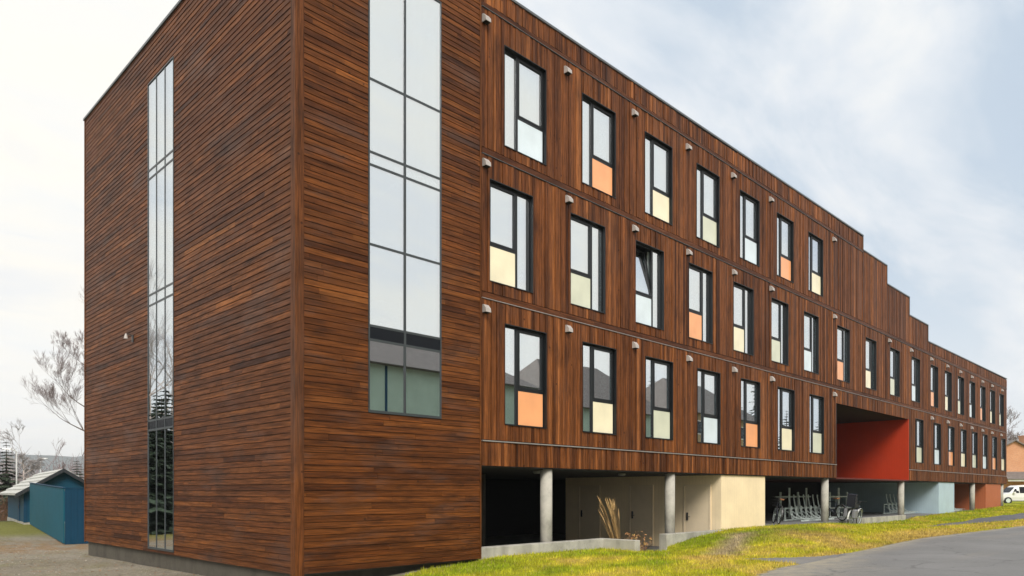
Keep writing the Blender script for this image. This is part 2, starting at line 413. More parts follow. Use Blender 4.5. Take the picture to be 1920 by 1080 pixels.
def axis(segs):
    out = [segs[0][0]]
    for a, b, s in segs:
        n = max(1, round((b - a) / s))
        out += [a + (b - a) * (i + 1) / n for i in range(n)]
    return out
gx = axis([(-4000, -1000, 1000), (-1000, -200, 200), (-200, -40, 20), (-40, -14, 2), (-14, -5, .5), (-5, 12, .14), (12, 56, .4), (56, 80, 3), (80, 200, 20), (200, 1000, 200), (1000, 4000, 1000)])
gy = axis([(-600, -100, 100), (-100, -30, 14), (-30, -12, 3), (-12, -7, .5), (-7, .4, .12), (.4, 12.4, .75), (12.4, 36, .6), (36, 60, 3), (60, 200, 20), (200, 1000, 100), (1000, 4000, 600)])
mb = MB(); mb.c = []
for y in gy:
    for x in gx:
        mb.v.append((x, y, h_ground(x, y)))
        c = ground_tint(x, y); mb.c += [c.x, c.y, c.z, 1]
W = len(gx)
for j in range(len(gy) - 1):
    for i in range(W - 1):
        mb.f.append((j * W + i, j * W + i + 1, (j + 1) * W + i + 1, (j + 1) * W + i)); mb.m.append(0); mb.r.append(.5)
g = mb.build('ground', M['ground'], smooth_=True); g['kind'] = 'structure'

def sheet(name, inside, xs, ys, lift, mat):
    """paved sheet that follows the ground"""
    m = MB(); idx = {}
    def vid(i, j):
        if (i, j) not in idx:
            idx[(i, j)] = len(m.v); m.v.append((xs[i], ys[j], h_ground(xs[i], ys[j], False) + lift))
        return idx[(i, j)]
    for j in range(len(ys) - 1):
        for i in range(len(xs) - 1):
            if inside(.5 * (xs[i] + xs[i + 1]), .5 * (ys[j] + ys[j + 1])):
                m.f.append((vid(i, j), vid(i + 1, j), vid(i + 1, j + 1), vid(i, j + 1))); m.m.append(0); m.r.append(.5)
    o = m.build(name, mat, smooth_=True); o['kind'] = 'structure'; return o
# main road: rows follow its edge
m = MB(); rx = axis([(-40, -6, 1.5), (-6, 12, .25), (12, 60, .6), (60, 240, 12)])
rr = [0, .12, .3, .6, 1.2, 2.2, 3.5, 5.0, 6.4]
for t in rr:
    for x in rx:
        e = .05 * nz(x * 1.6, 0, 4.) + .03 * nz(x * 6., 2., 1.)
        m.v.append((x, y_road(x) + (e if t < .1 else 0) - t, z_road(x) + .006 * (1 if t > 0 else -1.5) + .045 * sin(pi * t / 6.4)))
for j in range(len(rr) - 1):
    for i in range(len(rx) - 1):
        m.f.append((j * len(rx) + i, (j + 1) * len(rx) + i, (j + 1) * len(rx) + i + 1, j * len(rx) + i + 1)); m.m.append(0); m.r.append(.5)
o = m.build('road', M['asphalt'], smooth_=True); o['kind'] = 'structure'
sa = o.data.attributes.new('sand', 'FLOAT', 'POINT'); sv = []
for t in rr:
    for x in rx: sv.append(max(0, 1 - t / (.5 + .9 * smooth(8, 3, x) * smooth(-12, -2, x) + .3 * nz(x * .9, 3.))) ** .7 * .95)
sa.data.foreach_set('value', sv)
def poly_sheet(name, poly, lift, mat, step=.25):
    xs = axis([(min(p[0] for p in poly), max(p[0] for p in poly), step)]); ys = axis([(min(p[1] for p in poly), max(p[1] for p in poly), step * .4)])
    return sheet(name, lambda x, y: in_poly((x + .05 * nz(x * 3, y * 3), y + .05 * nz(x * 3, y * 3, 4)), poly), xs, ys, lift, mat)
poly_sheet('driveway', WEDGE, .002, M['asphalt'], .16)
poly_sheet('path', PATH, .004, M['asphalt_path'])

# ------------------------------------------------------------------ grass blades
m = MB(); m.c = []
def blade(x, y, hgt, w, c):
    z = h_ground(x, y, False); a = R.uniform(0, pi); l = R.uniform(-.6, .6) * hgt; b = R.uniform(0, 2 * pi)
    n = len(m.v); dx, dy = cos(a) * w, sin(a) * w
    m.v.extend([(x - dx, y - dy, z - .01), (x + dx, y + dy, z - .01), (x + cos(b) * l, y + sin(b) * l, z + hgt)])
    m.f.append((n, n + 1, n + 2)); m.m.append(0); m.r.append(.5)
    for k in range(3): m.c.extend([c.x, c.y, c.z, 1])
def try_blade(x, y):
    if not is_grass(x, y) or in_poly((x, y), WEDGE) or in_poly((x, y), PATH): return
    if 4.1 < x < 7.2 and y > -1.25: return
    d = (Vector((x, y)) - CAM.xy).length
    c = grass_mix(x, y) * R.uniform(.65, 1.35)
    if R.random() < .10: c = c.lerp(Vector((.42, .32, .14)), .7)
    tall = 1.5 if R.random() < .04 else 1
    blade(x, y, R.uniform(.025, .07) * tall * (1 + d * .008), .005 + d * .00022, c)
for i in range(66000): try_blade(R.uniform(-4.5, 14), R.uniform(-6.2, .0))
for i in range(42000): try_blade(14 + 46 * R.random() ** 1.7, R.uniform(-6.7, .05))
o = m.build('lawn_grass', M['blades']); tag(o, 'short yellow green winter grass covering the bank and lawn before the timber building', 'grass', kind='stuff')
# small stones and dead leaves on the gravel yard
m = MB(); m.c = []
for i in range(9000):
    y = -4 + 30 * R.random() ** 1.6; x = R.uniform(-12, -4.4) if R.random() < .7 else R.uniform(-7, -4.4)
    if y < 0 and x > -4.9: continue
    z = h_ground(x, y, False); s = R.uniform(.006, .02) * (1.5 if R.random() < .05 else 1); n = len(m.v); a = R.uniform(0, 6)
    leaf = R.random() < .3
    if leaf: s *= 1.6
    for k in range(4): m.v.append((x + cos(a + k * 1.57) * s, y + sin(a + k * 1.57) * s * .7, z + .002 + R.uniform(0, .01)))
    m.v.append((x, y, z + (.006 if leaf else s * .8)))
    c = (Vector((.30, .15, .06)) if leaf else Vector((.33, .31, .28))) * R.uniform(.5, 1.3)
    for k in range(4): m.f.append((n + k, n + (k + 1) % 4, n + 4)); m.m.append(0); m.r.append(.5)
    for k in range(5): m.c.extend([c.x, c.y, c.z, 1])
o = m.build('gravel', M['blades']); tag(o, 'scattered pebbles and dead leaves on the gravel yard beside the end wall', 'gravel', kind='stuff')

# ------------------------------------------------------------------ the timber building
B = thing('apartment_building', 'long brown timber clad student building with tall stair window and stepped roofline', 'building')
XC = -4.567; YT = -.2; LEN = 52.32; DEP = 12.2
T_fac = lambda u, d, z: (u, -d, z)
T_tow = lambda u, d, z: (u, YT - d, z)
T_end = lambda u, d, z: (XC - d, u, z)

def minus(ivals, a, b):
    out = []
    for p, q in ivals:
        if b <= p or a >= q: out.append((p, q)); continue
        if a > p: out.append((p, a))
        if b < q: out.append((b, q))
    return out
def hboards(mb, T, u0, u1, z0, z1, ops, bh=.113, gap=.008):
    z = z0
    while z < z1 - .01:
        zt = min(z + bh, z1)
        joints = []; u = u0 - R.uniform(0, 3)
        while u < u1:
            l = R.uniform(1.1, 4.4); joints.append((u, u + l, min(1, max(0, R.gauss(.5, .15))))); u += l
        cuts = sorted({z, zt} | {c for o in ops for c in (o[2], o[3]) if z < c < zt})
        for za, zb in zip(cuts, cuts[1:]):
            iv = [(u0, u1)]
            for o in ops:
                if o[2] < zb - 1e-4 and o[3] > za + 1e-4: iv = minus(iv, o[0], o[1])
            top = zb - gap if zb == zt else zb
            e0 = .023 + .004 * nz(z * 9, u0); da = lerp(e0, .013, (za - z) / bh); db = lerp(e0, .013, (top - z) / bh)
            for a, b in iv:
                for ja, jb, rv in joints:
                    p, q = max(a, ja), min(b, jb)
                    if q - p < .01: continue
                    qq = q - .003
                    c = [T(p, 0, za), T(qq, 0, za), T(qq, da, za), T(p, da, za), T(p, 0, top), T(qq, 0, top), T(qq, db, top), T(p, db, top)]
                    mb.hexa(c, 0, rv)
        z += bh
def vboards(mb, T, u0, u1, z0, z1, ops, gap=.010):
    u = u0; tone = R.uniform(.35, .6)
    while u < u1 - .004:
        w = R.choice((.075, .095, .095, .12)); ue = min(u + w, u1)
        if u1 - ue < .05: ue = u1
        rv = min(1, max(0, R.gauss(.5 + .25 * nz(u * .35, z0), .22))); d = R.choice((.014, .020, .030))
        cuts = sorted({u, ue} | {c for o in ops for c in (o[0], o[1]) if u < c < ue})
        for a, b in zip(cuts, cuts[1:]):
            iv = [(z0, z1)]
            for o in ops:
                if o[0] < b - 1e-4 and o[1] > a + 1e-4: iv = minus(iv, o[2], o[3])
            bb = b - gap if b == ue else b
            for p, q in iv:
                if q - p > .01 and bb - a > .003: mb.box(a, bb, 0, d, p, q, 0, rv, T)
        u = ue
def backing(mb, T, u0, u1, z0, z1, ops, d=-.004):
    us = sorted({u0, u1} | {c for o in ops for c in (o[0], o[1]) if u0 < c < u1})
    zs = sorted({z0, z1} | {c for o in ops for c in (o[2], o[3]) if z0 < c < z1})
    for a, b in zip(us, us[1:]):
        for p, q in zip(zs, zs[1:]):
            cu, cz = (a + b) / 2, (p + q) / 2
            if any(o[0] < cu < o[1] and o[2] < cz < o[3] for o in ops): continue
            mb.box(a, b, d - .16, d, p, q, 0, .5, T)

# levels
ZS, Z1, Z2, Z3, Z4 = 2.08, 2.63, 5.79, 8.98, 12.22
WW = 1.42
row_hi = [.70 + 2.776 * i for i in range(7)]
row_mid = [.235 + 2.782 * i for i in range(7)] + [20.24 + 3.31 * i for i in range(5)] + [36.27 + 2.73 * i for i in range(6)]
row_low = [.71 + 2.79 * i for i in range(7)] + [30.77, 34.02] + [36.86 + 2.735 * i for i in range(6)]
cols4 = ['blue', 'orange', 'cream', 'sage']
win = []   # x0, z0, z1, type, colour, open
for i, x in enumerate(row_hi): win.append((x, 9.355, 11.66, 'A', cols4[i % 4], False, 'top'))
for i, x in enumerate(row_mid): win.append((x, 6.19, 8.485, 'B', cols4[(i + 2) % 4], i == 2, 'middle'))
for i, x in enumerate(row_low):
    c = cols4[(i + 1) % 4] if i < 7 else ['sage', 'blue', 'orange', 'cream'][(i - 7) % 4]
    win.append((x, 3.02, 5.33, 'A', c, False, 'lower'))
ops = [(w[0], w[0] + WW, w[1], w[2]) for w in win]
RX0, RX1, RZ = 20.15, 29.69, 5.20       # the red passage
roofs = [(0., 23.22, 12.75, 12.93), (23.22, 26.39, 12.29, 12.29), (26.39, 29.78, 11.42, 11.42), (29.78, 32.98, 10.51, 10.51), (32.98, LEN, 9.64, 9.73)]
Z3b = 9.12
cl = MB()
vboards(cl, T_fac, 0, RX0, ZS, Z1 - .02, []); vboards(cl, T_fac, RX1, LEN, ZS, Z1 - .02, [])
vboards(cl, T_fac, 0, RX0, Z1 + .03, Z2 - .02, ops); vboards(cl, T_fac, RX1, LEN, Z1 + .03, Z2 - .02, ops)
vboards(cl, T_fac, RX0, RX1, RZ, Z2 - .02, [])
vboards(cl, T_fac, 0, LEN, Z2 + .15, Z3 - .02, ops)
vboards(cl, T_fac, 0, 23.22, Z3 + .15, Z4 - .02, ops)
vboards(cl, T_fac, 0, 11.6, Z4 + .12, 12.79, []); vboards(cl, T_fac, 11.6, 23.22, Z4 + .12, 12.88, [])
for a, b, z0, z1 in roofs[1:4]: vboards(cl, T_fac, a, b, Z3 + .15, z1, [])
vboards(cl, T_fac, 32.98, LEN, Z3 + .15, 9.66, [])
cl.build('wall', M['wood_v'], B)['label'] = 'long front wall of vertical brown boards'
bk = MB()
backing(bk, T_fac, 0, RX0, ZS, Z2, ops); backing(bk, T_fac, RX1, LEN, ZS, Z2, ops); backing(bk, T_fac, RX0, RX1, RZ, Z2, [])
backing(bk, T_fac, 0, LEN, Z2, Z3, ops); backing(bk, T_fac, 0, 23.22, Z3, 12.75, ops)
for a, b, z0, z1 in roofs[1:]: backing(bk, T_fac, a, b, Z3, z1 - .03, [])
# tower
tow_w = (-3.09, -1.315, 2.995, 11.56); end_w = (5.325, 6.975, .12, 11.41)
hb = MB(); hboards(hb, T_tow, XC + .14, -.215, .055, 12.47, [tow_w]); hb.build('wall', M['wood_h'], B)['label'] = 'stair tower front of dark horizontal boards'
hb = MB(); hboards(hb, T_end, YT + .13, 12.15, .055, 12.43, [end_w]); hb.build('wall', M['wood_h'], B)['label'] = 'end wall of dark horizontal boards'
backing(bk, T_tow, XC + .02, -.216, .07, 12.42, [tow_w]); backing(bk, T_end, YT + .02, 12.15, .07, 12.40, [end_w])
bk.box(-.375, -.216, YT + .005, .0, .06, 12.42)
bk.build('wall_membrane', M['backing'], B)
# tower return towards the facade
hb = MB(); hboards(hb, lambda u, d, z: (-.212 + d, u, z), YT - .02, .0, .055, 12.47, []); hb.build('wall', M['wood_h'], B)['label'] = 'narrow return of the stair tower'
# corner boards
for q in ((XC - .036, XC, YT - .036, YT + .125, .03, 12.5, .55), (XC + .002, XC + .135, YT - .036, YT, .03, 12.5, .25), (-.235, -.205, YT - .034, YT + .01, .05, 12.5, .9), (XC - .034, XC, 12.15, 12.2, .03, 12.45, .5)):
    m = MB(); m.box(*q[:6], 0, q[6]); m.build('corner_board', M['wood_trim'], B)
# storey joints
for a, b, z, h in ((0, LEN, Z2, .13), (0, LEN, Z3, .13), (0, 23.22, Z4, .10)):
    x = a; jn = MB()
    while x < b:
        e = min(b, x + R.uniform(3.6, 5.)); jn.box(x, e - .003, .0, .032, z + .008, z + h, 0, R.random(), T_fac); x = e
    jn.build('joint_board', M['wood_joint'], B)
    fl = MB(); fl.box(a, b, .0, .045, z - .012, z - .0, 0, .5, T_fac); fl.build('flashing', M['flash'] if z == Z2 else M['coping'], B)
for a, b in ((0, RX0), (RX1, LEN)):
    fl = MB(); fl.box(a, b, .0, .055, Z1 - .012, Z1 + .012, 0, .5, T_fac); fl.build('flashing', M['flash'], B)
# coping
cp = MB()
for a, b, z0, z1 in roofs:
    c = [T_fac(a - (.0 if a == 0 else .02), -.3, z0), T_fac(b + .02, -.3, z1), T_fac(b + .02, .05, z1), T_fac(a - (.0 if a == 0 else .02), .05, z0)]
    cp.hexa(c + [(p[0], p[1], p[2] + .055) for p in c])
cp.box(XC - .05, XC + .3, YT + .28, 12.25, 12.42, 12.48); cp.box(XC - .05, -.2, YT - .05, YT + .28, 12.47, 12.54)
for (a, b, z0, z1), (_, _, n0, _) in zip(roofs, roofs[1:]): cp.box(b - .01, b + .025, -.045, .3, n0 + .056, z1 + .0)
cp.build('coping', M['coping'], B)
# bulk: roofs, back wall, far end wall, floors
bl = MB()
for a, b, z0, z1 in roofs: bl.box(a + .0, b - .02, .17, DEP - .2, z0 - .55, z0 - .40)
bl.box(XC + .2, -.02, .17, DEP - .2, 12.1, 12.25)
bl.build('roof', M['coping'], B)
bl = MB()
for a, b, z0, z1 in roofs: bl.box(a, b, DEP - .2, DEP, ZS if a > 0 else ZS, z0)
bl.box(XC + .17, 0, DEP - .2, DEP, -.3, 12.4); bl.box(LEN - .17, LEN, .17, DEP - .2, ZS, 9.6)
for (a, b, z0, z1), (_, _, n0, _) in zip(roofs, roofs[1:]): bl.box(b - .18, b - .02, .17, DEP - .2, n0 - .4, z1 - .05)
bl.build('rear_wall', M['cream_house'], B)
it = MB()
for z, a, b in ((ZS + .02, 0, RX0 - .1), (ZS + .02, RX1 + .1, LEN - .18), (Z2 - .25, 0, LEN - .18), (Z3 - .25, 0, LEN - .18)): it.box(a, b, .17, DEP - .21, z, z + .35, 1)
for z, a, b in ((Z1 - .18, 0, RX0 - .1), (Z1 - .18, RX1 + .1, LEN - .18), (Z2 + .12, 0, LEN - .18), (Z3 + .12, 0, 23.)): it.box(a, b, 3.6, 3.7, z, z + 2.8, 0)
for i in range(8): it.box(.1 + 2.778 * i - .05 - .2, .1 + 2.778 * i + .05 - .2, .17, 3.6, Z3 + .11, 12.1, 0); 
for i in range(1, 8): it.box(-.55 + 2.782 * i - .05, -.55 + 2.782 * i + .05, .17, 3.6, Z2 + .11, Z3 - .26, 0); it.box(.02 + 2.79 * i - .05, .02 + 2.79 * i + .05, .17, 3.6, Z1 - .19, Z2 - .26, 0)
# stair hall
it.box(-.3, -.18, .0, DEP - .21, .2, 12.05, 0); it.box(XC + .2, -.31, 8.0, 8.1, .2, 12.05, 0); it.box(XC + .2, -.31, .0, 8., .0, .06, 1)
for z in (3.05, 6.05, 9.1): it.box(XC + .2, -.31, 2.6, 8., z - .2, z, 1)
it.box(-1.55, -1.40, .25, .45, 2.9, 12., 0)
it.build('interior', [M['interior'], M['interior_dark']], B)

# --- windows
cache = {}
def pane_mesh(x0, x1, z0, z1, d=-.115, th=.02, T=T_fac, loc0=(0, 0)):
    m = MB(); m.box(x0, x1, d - th, d, z0, z1, 0, .5, T); return m
def make_window(x0, z0, z1, typ, colr, opened, row):
    H = z1 - z0
    key = typ + str(opened) + str(round(H, 3))
    mir = (lambda x: WW - x) if typ == 'B' else (lambda x: x)
    def bx(m, a, b, d0, d1, p, q, mt=0):
        a, b = sorted((mir(a), mir(b))); m.box(a, b, d0, d1, p, q, mt, .5, T_fac)
    xm = .485; pt = .83
    if key not in cache:
        f = MB()
        # lining of the opening
        f.box(0, .012, -.17, .028, 0, H, 0, .5, T_fac); f.box(WW - .014, WW, -.17, .028, 0, H, 0, .5, T_fac)
        f.box(.012, WW - .014, -.17, .030, H - .018, H, 0, .5, T_fac); f.box(.012, WW - .014, -.17, .045, 0, .016, 0, .5, T_fac)
        # frame
        bx(f, .014, .040, -.13, -.07, .016, H - .018); bx(f, WW - .045, WW - .016, -.13, -.07, .016, H - .018)
        bx(f, .040, WW - .045, -.13, -.07, H - .06, H - .018); bx(f, .040, WW - .045, -.13, -.07, .016, .042)
        bx(f, xm - .035, xm + .035, -.13, -.058, .042, H - .06)
        bx(f, xm + .035, WW - .045, -.13, -.062, pt, pt + .06)
        fm = f
        s = MB()   # opening light
        sx0, sx1, sz0, sz1 = xm + .037, WW - .047, pt + .062, H - .062
        for q in ((sx0, sx0 + .045, sz0, sz1), (sx1 - .06, sx1, sz0, sz1), (sx0 + .045, sx1 - .06, sz0, sz0 + .04), (sx0 + .045, sx1 - .06, sz1 - .045, sz1)):
            bx(s, q[0], q[1], -.125, -.052, q[2], q[3])
        g1 = MB(); bx(g1, .040, xm - .035, -.11, -.088, .042, H - .06)
        g2 = MB(); bx(g2, sx0 + .045, sx1 - .06, -.105, -.083, sz0 + .04, sz1 - .045)
        pn = MB(); bx(pn, xm + .035, WW - .045, -.11, -.066, .042, pt)
        cu = MB()
        def curtain(a, b):
            n = 10; pv = None
            for k in range(n + 1):
                x = mir(lerp(a, b, k / n)); y = .26 + .012 * sin(k * 1.3)
                if pv: cu.face([(pv[0], pv[1], .06), (x, y, .06), (x, y, H - .04), (pv[0], pv[1], H - .04)])
                pv = (x, y)
        curtain(.05, .44); curtain(WW - .34, WW - .05)
        cache[key] = (fm, s, g1, g2, pn, cu, {})
    fm, s, g1, g2, pn, cu, me = cache[key]
    def put(k, m, name, mat, parent, loc=(0, 0, 0)):
        mk = (k, mat.name)
        if mk not in me:
            o = m.build(name, mat, parent, loc=loc); me[mk] = o.data
        else:
            o = bpy.data.objects.new(name, me[mk]); COL.objects.link(o); o.parent = parent; o.location = loc
        return o
    w = put('f', fm, 'window', M['frame'], B, (x0, 0, z0))
    cn = {'orange': 'orange', 'cream': 'cream yellow', 'sage': 'sage green', 'blue': 'pale blue'}[colr]
    w['label'] = ('tilted open ' if opened else '') + row + ' row window with ' + cn + ' lower panel'
    put('p1', g1, 'pane', M['glass'], w)
    sash = put('s', s, 'sash', M['frame'], w); g = put('p2', g2, 'pane', M['glass'], w)
    if opened:   # tipped inwards at the head
        for o in (sash, g):
            a = radians(9); o.rotation_euler = (-a, 0, 0)
            pz = pt + .08; py = .09
            o.location = (0, py - (py * cos(a) + pz * sin(a)), pz - (-py * sin(a) + pz * cos(a)))
    put('pn', pn, 'infill_panel', M['p_' + colr], w)
    put('cu', cu, 'curtain', M['curtain'], w)
for w in win: make_window(*w)

# stair windows (flush curtain walling)
def curtain_window(label, T, u0, u1, z0, z1, mull, trans, dark, back):
    f = MB(); e = .030; h = .027 if len(mull) == 1 else .018
    f.box(u0, u0 + e, -.05, .030, z0, z1, 0, .5, T); f.box(u1 - e, u1, -.05, .030, z0, z1, 0, .5, T)
    f.box(u0 + e, u1 - e, -.05, .034, z0, z0 + .05, 0, .5, T); f.box(u0 + e, u1 - e, -.05, .034, z1 - e, z1, 0, .5, T)
    us = [u0 + e] + mull + [u1 - e]; zs = [z0 + .05] + trans + [z1 - e]
    for u in mull: f.box(u - h, u + h, -.008, .026, z0 + .05, z1 - e, 0, .5, T)
    for i, (a, b) in enumerate(zip(us, us[1:])):
        for z in trans: f.box(a + (h if i else 0), b - (h if b != us[-1] else 0), -.008, .024, z - .023, z + .023, 0, .5, T)
    w = f.build('stair_window', M['frame_grey'], B); w['label'] = label
    for i, (a, b) in enumerate(zip(us, us[1:])):
        for j, (p, q) in enumerate(zip(zs, zs[1:])):
            a2 = a + (h if i else 0); b2 = b - (h if b != us[-1] else 0)
            p2 = p + (.023 if j else 0); q2 = q - (.023 if q != zs[-1] else 0)
            m = MB(); m.box(a2, b2, -.004, .016, p2, q2, 0, .5, T)
            isd = (p, q) in dark
            m.build('spandrel' if isd else 'pane', M['spandrel_dark'] if isd else M['glass_stair'], w)
            if (p, q) in back and not isd:
                m = MB(); m.box(a2, b2, -.12, -.10, p2, q2, 0, .5, T); m.build('spandrel', M['p_blue'], w)
curtain_window('tall two column window in the front of the stair tower', T_tow, *tow_w, [-2.24], [4.375, 4.64, 6.175, 7.68, 7.92, 9.30], [(4.375, 4.64)], [(7.68, 7.92)])
curtain_window('full height three column window in the end wall', T_end, *end_w, [5.865, 6.41], [2.985, 3.215, 6.005, 6.26, 9.08, 9.285], [(2.985, 3.215)], [(6.005, 6.26), (9.08, 9.285)])

# vents
vm = None
hood = [(0, .095), (.05, .09), (.125, .0), (.135, -.085), (0, -.085)]
vx = [(2.85, 5.69, 8.48, 11.27, 14.03, 19.81), (2.9, 5.71, 8.51, 11.32, 14.07, 19.86, 26.62, 29.95, 33.46, 36.59, 39.4, 42.12, 44.86, 47.6, 50.6), (2.89, 5.71, 8.52, 11.34, 14.11, 19.86, 33.56, 36.7, 39.47, 42.12, 44.86, 47.54, 50.3)]
for xs_, z in zip(vx, (11.94, 8.76, 5.54)):
    for x in (.085,) + xs_:
        if vm is None:
            m = MB(); m.prism(hood, -.078, .078, lambda a, h, b: (h, -.02 - a, b)); m.box(-.065, .065, -.145, -.03, -.098, -.086, 1)  # black plate under the hood paints its shade
            o = m.build('vent_hood', [M['vent'], M['vent_dark']], B, loc=(x, 0, z)); vm = o.data
        else:
            o = bpy.data.objects.new('vent_hood', vm); COL.objects.link(o); o.parent = B; o.location = (x, 0, z)
# wall light on the end wall
m = MB(); m.box(-.03, 0, -.04, .04, -.09, .09, 1); m.tube([(0, 0, .05), (-.10, 0, .10), (-.16, 0, .07)], .012, 6, 1); m.tube([(-.17, 0, .10), (-.17, 0, -.03)], [.02, .055], 10, 0)
m.build('wall_lamp', [M['vent'], M['dark_metal']], B, loc=(XC - .027, 8.0, 5.38))

# plinth
m = MB(); m.box(XC + .05, XC + .2, YT + .10, 12.1, -.9, .068); m.box(XC + .2, -.3, YT + .32, YT + .45, -.9, .068)  # stained concrete; on the tower front the dark tone also stands for shade
m.build('plinth', M['concrete_dark'], B)
# soffit
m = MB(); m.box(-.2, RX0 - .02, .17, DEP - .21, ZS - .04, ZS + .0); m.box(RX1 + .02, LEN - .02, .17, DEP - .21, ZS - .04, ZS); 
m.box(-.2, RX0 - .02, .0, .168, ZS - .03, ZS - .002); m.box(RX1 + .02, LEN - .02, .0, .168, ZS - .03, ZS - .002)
m.build('soffit', M['cellar'], B)  # blackened, its colour carries the shade under the storeys
m = MB(); m.box(RX0 - .0, RX1 - .0, -.02, DEP - .3, ZS - .04, ZS + .02); m.build('passage_floor', M['red_dark'], B)  # darkened red, keeps bounced light low in the passage
m = MB(); m.box(RX1 - .06, RX1 + .005, -.028, DEP - .3, ZS + .021, RZ - .001); m.build('passage_wall', M['red_wall'], B)
m = MB(); m.box(RX0 - .005, RX0 + .05, -.022, DEP - .3, ZS + .021, RZ - .001); m.build('passage_wall', M['cellar'], B)  # blackened so no red light bounces onto the opposite wall
m = MB(); m.box(RX0 + .05, RX1 - .06, 9.0, 9.1, ZS + .021, RZ - .001); m.build('passage_wall', M['cellar'], B)  # black tone stands for the depth of shade at the back
m = MB(); m.box(RX0 + .0, RX1 - .0, .0, DEP - .3, RZ, RZ + .06); m.build('passage_ceiling', M['cellar'], B)  # black tone stands for the shade under this ceiling
# round soffit lamps
for x, y in ((3.0, 1.1), (6.7, 1.1)):
    m = MB(); m.tube([(0, 0, 0), (0, 0, -.05), (0, 0, -.07)], [.11, .11, .06], 14); m.build('ceiling_lamp', M['grey_plastic'], B, loc=(x, y, ZS - .04))
# columns
for i, (x, y, zb) in enumerate(((2.36, .2, -.5), (7.88, .2, -.3), (19.5, .2, .0), (29.2, .2, -.1), (43.4, .2, .2), (51.6, .2, .3), (4.05, 4.4, -.5))):
    m = MB(); m.tube([(0, 0, zb), (0, 0, ZS - .03)], .15, 24); m.build('column', M['concrete'] if i != 6 else M['concrete_dark'], B, True, (x, y, 0))
# storage blocks under the storeys
def block(x0, x1, y1, z0, mat, name='storage_wall'):
    m = MB(); m.box(x0, x1, .05, y1, z0, ZS - .035); return m.build(name, mat, B)
block(10.684, 13.80, 6.7, -.5, M['cream_wall'])['label'] = 'cream painted storage block'
block(35.30, 38.52, 6.6, .1, M['blue_wall'])['label'] = 'pale blue storage block'
block(46.32, 50.75, 6.6, .2, M['rust_wall'])['label'] = 'rust red storage block'
# doors in the side of the cream block
for y0 in (.42, 2.66, 5.0):
    d = MB(); X = 10.684
    d.box(X - .035, X - .001, y0, y0 + .05, -.42, 1.74); d.box(X - .035, X - .001, y0 + .97, y0 + 1.02, -.42, 1.74); d.box(X - .035, X - .001, y0 + .05, y0 + .97, 1.69, 1.74)
    d.box(X - .02, X - .001, y0 + .055, y0 + .965, -.40, 1.685)
    dd = d.build('door', M['door_cream'], B)
    h = MB(); h.box(X - .05, X - .021, y0 + .84, y0 + .90, .54, .80); h.tube([(X - .05, y0 + .87, .66), (X - .09, y0 + .87, .66), (X - .09, y0 + .74, .66)], .012, 6); h.build('handle', M['dark_metal'], dd)
# floors and inner walls of the undercroft
m = MB(); m.box(-.3, 10.7, .14, DEP - .3, -.46, -.40); m.box(10.7, 13.79, 6.7, DEP - .3, -.46, -.4); m.build('undercroft_floor', M['slab'], B)
m = MB(); m.box(13.8, 52.2, .02, DEP - .3, -.15, .262); m.build('bicycle_parking_floor', M['slab'], B)
m = MB(); m.box(22.9, 28.95, -.10, .018, -.15, .335); m.build('kerb', M['concrete'], B, bevel=.01)
m = MB(); m.box(-.3, 13.8, 10.6, 10.7, -.4, ZS - .041); m.box(13.8, LEN - .2, 6.8, 6.9, .262, ZS - .041); m.box(-.178, -.17, .17, 10.6, -.4, ZS - .041); m.box(13.79, 13.9, 6.9, 10.6, -.4, ZS - .041); m.build('undercroft_wall', M['cellar'], B)  # undercroft shade painted in as black walls

# ------------------------------------------------------------------ low concrete walls
m = MB(); m.box(-.19, 4.22, -.14, .12, -.6, .275); m.box(4.222, 4.45, -1.12, .12, -.6, .275)
o = m.build('retaining_wall', M['concrete'], bevel=.012); tag(o, 'low grey concrete wall with a short wing beside the stair tower', 'wall')
m = MB(); m.box(7.18, 10.68, -.14, .12, -.6, .27)
o = m.build('retaining_wall', M['concrete'], bevel=.012); tag(o, 'low concrete wall half buried by the grass bank before the cream block', 'wall')

# ------------------------------------------------------------------ plants in the sunken bed
def strip_plant(name, label, cat, loc, n, hgt, lean, mats, seed, plume=True):
    r = random.Random(seed); t = thing(name, label, cat, loc)
    m = MB(); pl = MB()
    for i in range(n):
        a = r.uniform(0, 2 * pi); sp = r.uniform(.05, .34); h = hgt * r.uniform(.55, 1.)
        bx, by = cos(a) * r.uniform(0, .13), sin(a) * r.uniform(0, .13); pts = []
        for k in range(6):
            q = k / 5; pts.append((bx + (cos(a) * sp * .5 + lean[0]) * q ** 1.7 * h, by + (sin(a) * sp * .5 + lean[1]) * q ** 1.7 * h, h * q * (1 - .12 * q * sp)))
        m.tube(pts, [.006, .006, .005, .005, .004, .002], 3, 0, .5, False)
        if plume and i % 2 == 0:
            e = Vector(pts[-1]); d = (e - Vector(pts[-2])).normalized()
            pl.tube([e - d * .22, e - d * .08, e + d * .10], [.006, .022, .003], 4)
    m.build('stalks', mats[0], t)
    if plume: pl.build('plumes', mats[1], t)
    return t
M['straw'] = plain('dry_straw', (.36, .22, .08), .9, .25, 4)
M['straw_plume'] = plain('dry_plume', (.40, .26, .11), .95, .2, 4)
strip_plant('ornamental_grass', 'tall dry straw coloured grass leaning in the sunken bed behind the low wall', 'plant', (5.05, .02, -.42), 48, 1.85, (-.16, .14), (M['straw'], M['straw_plume']), 3)
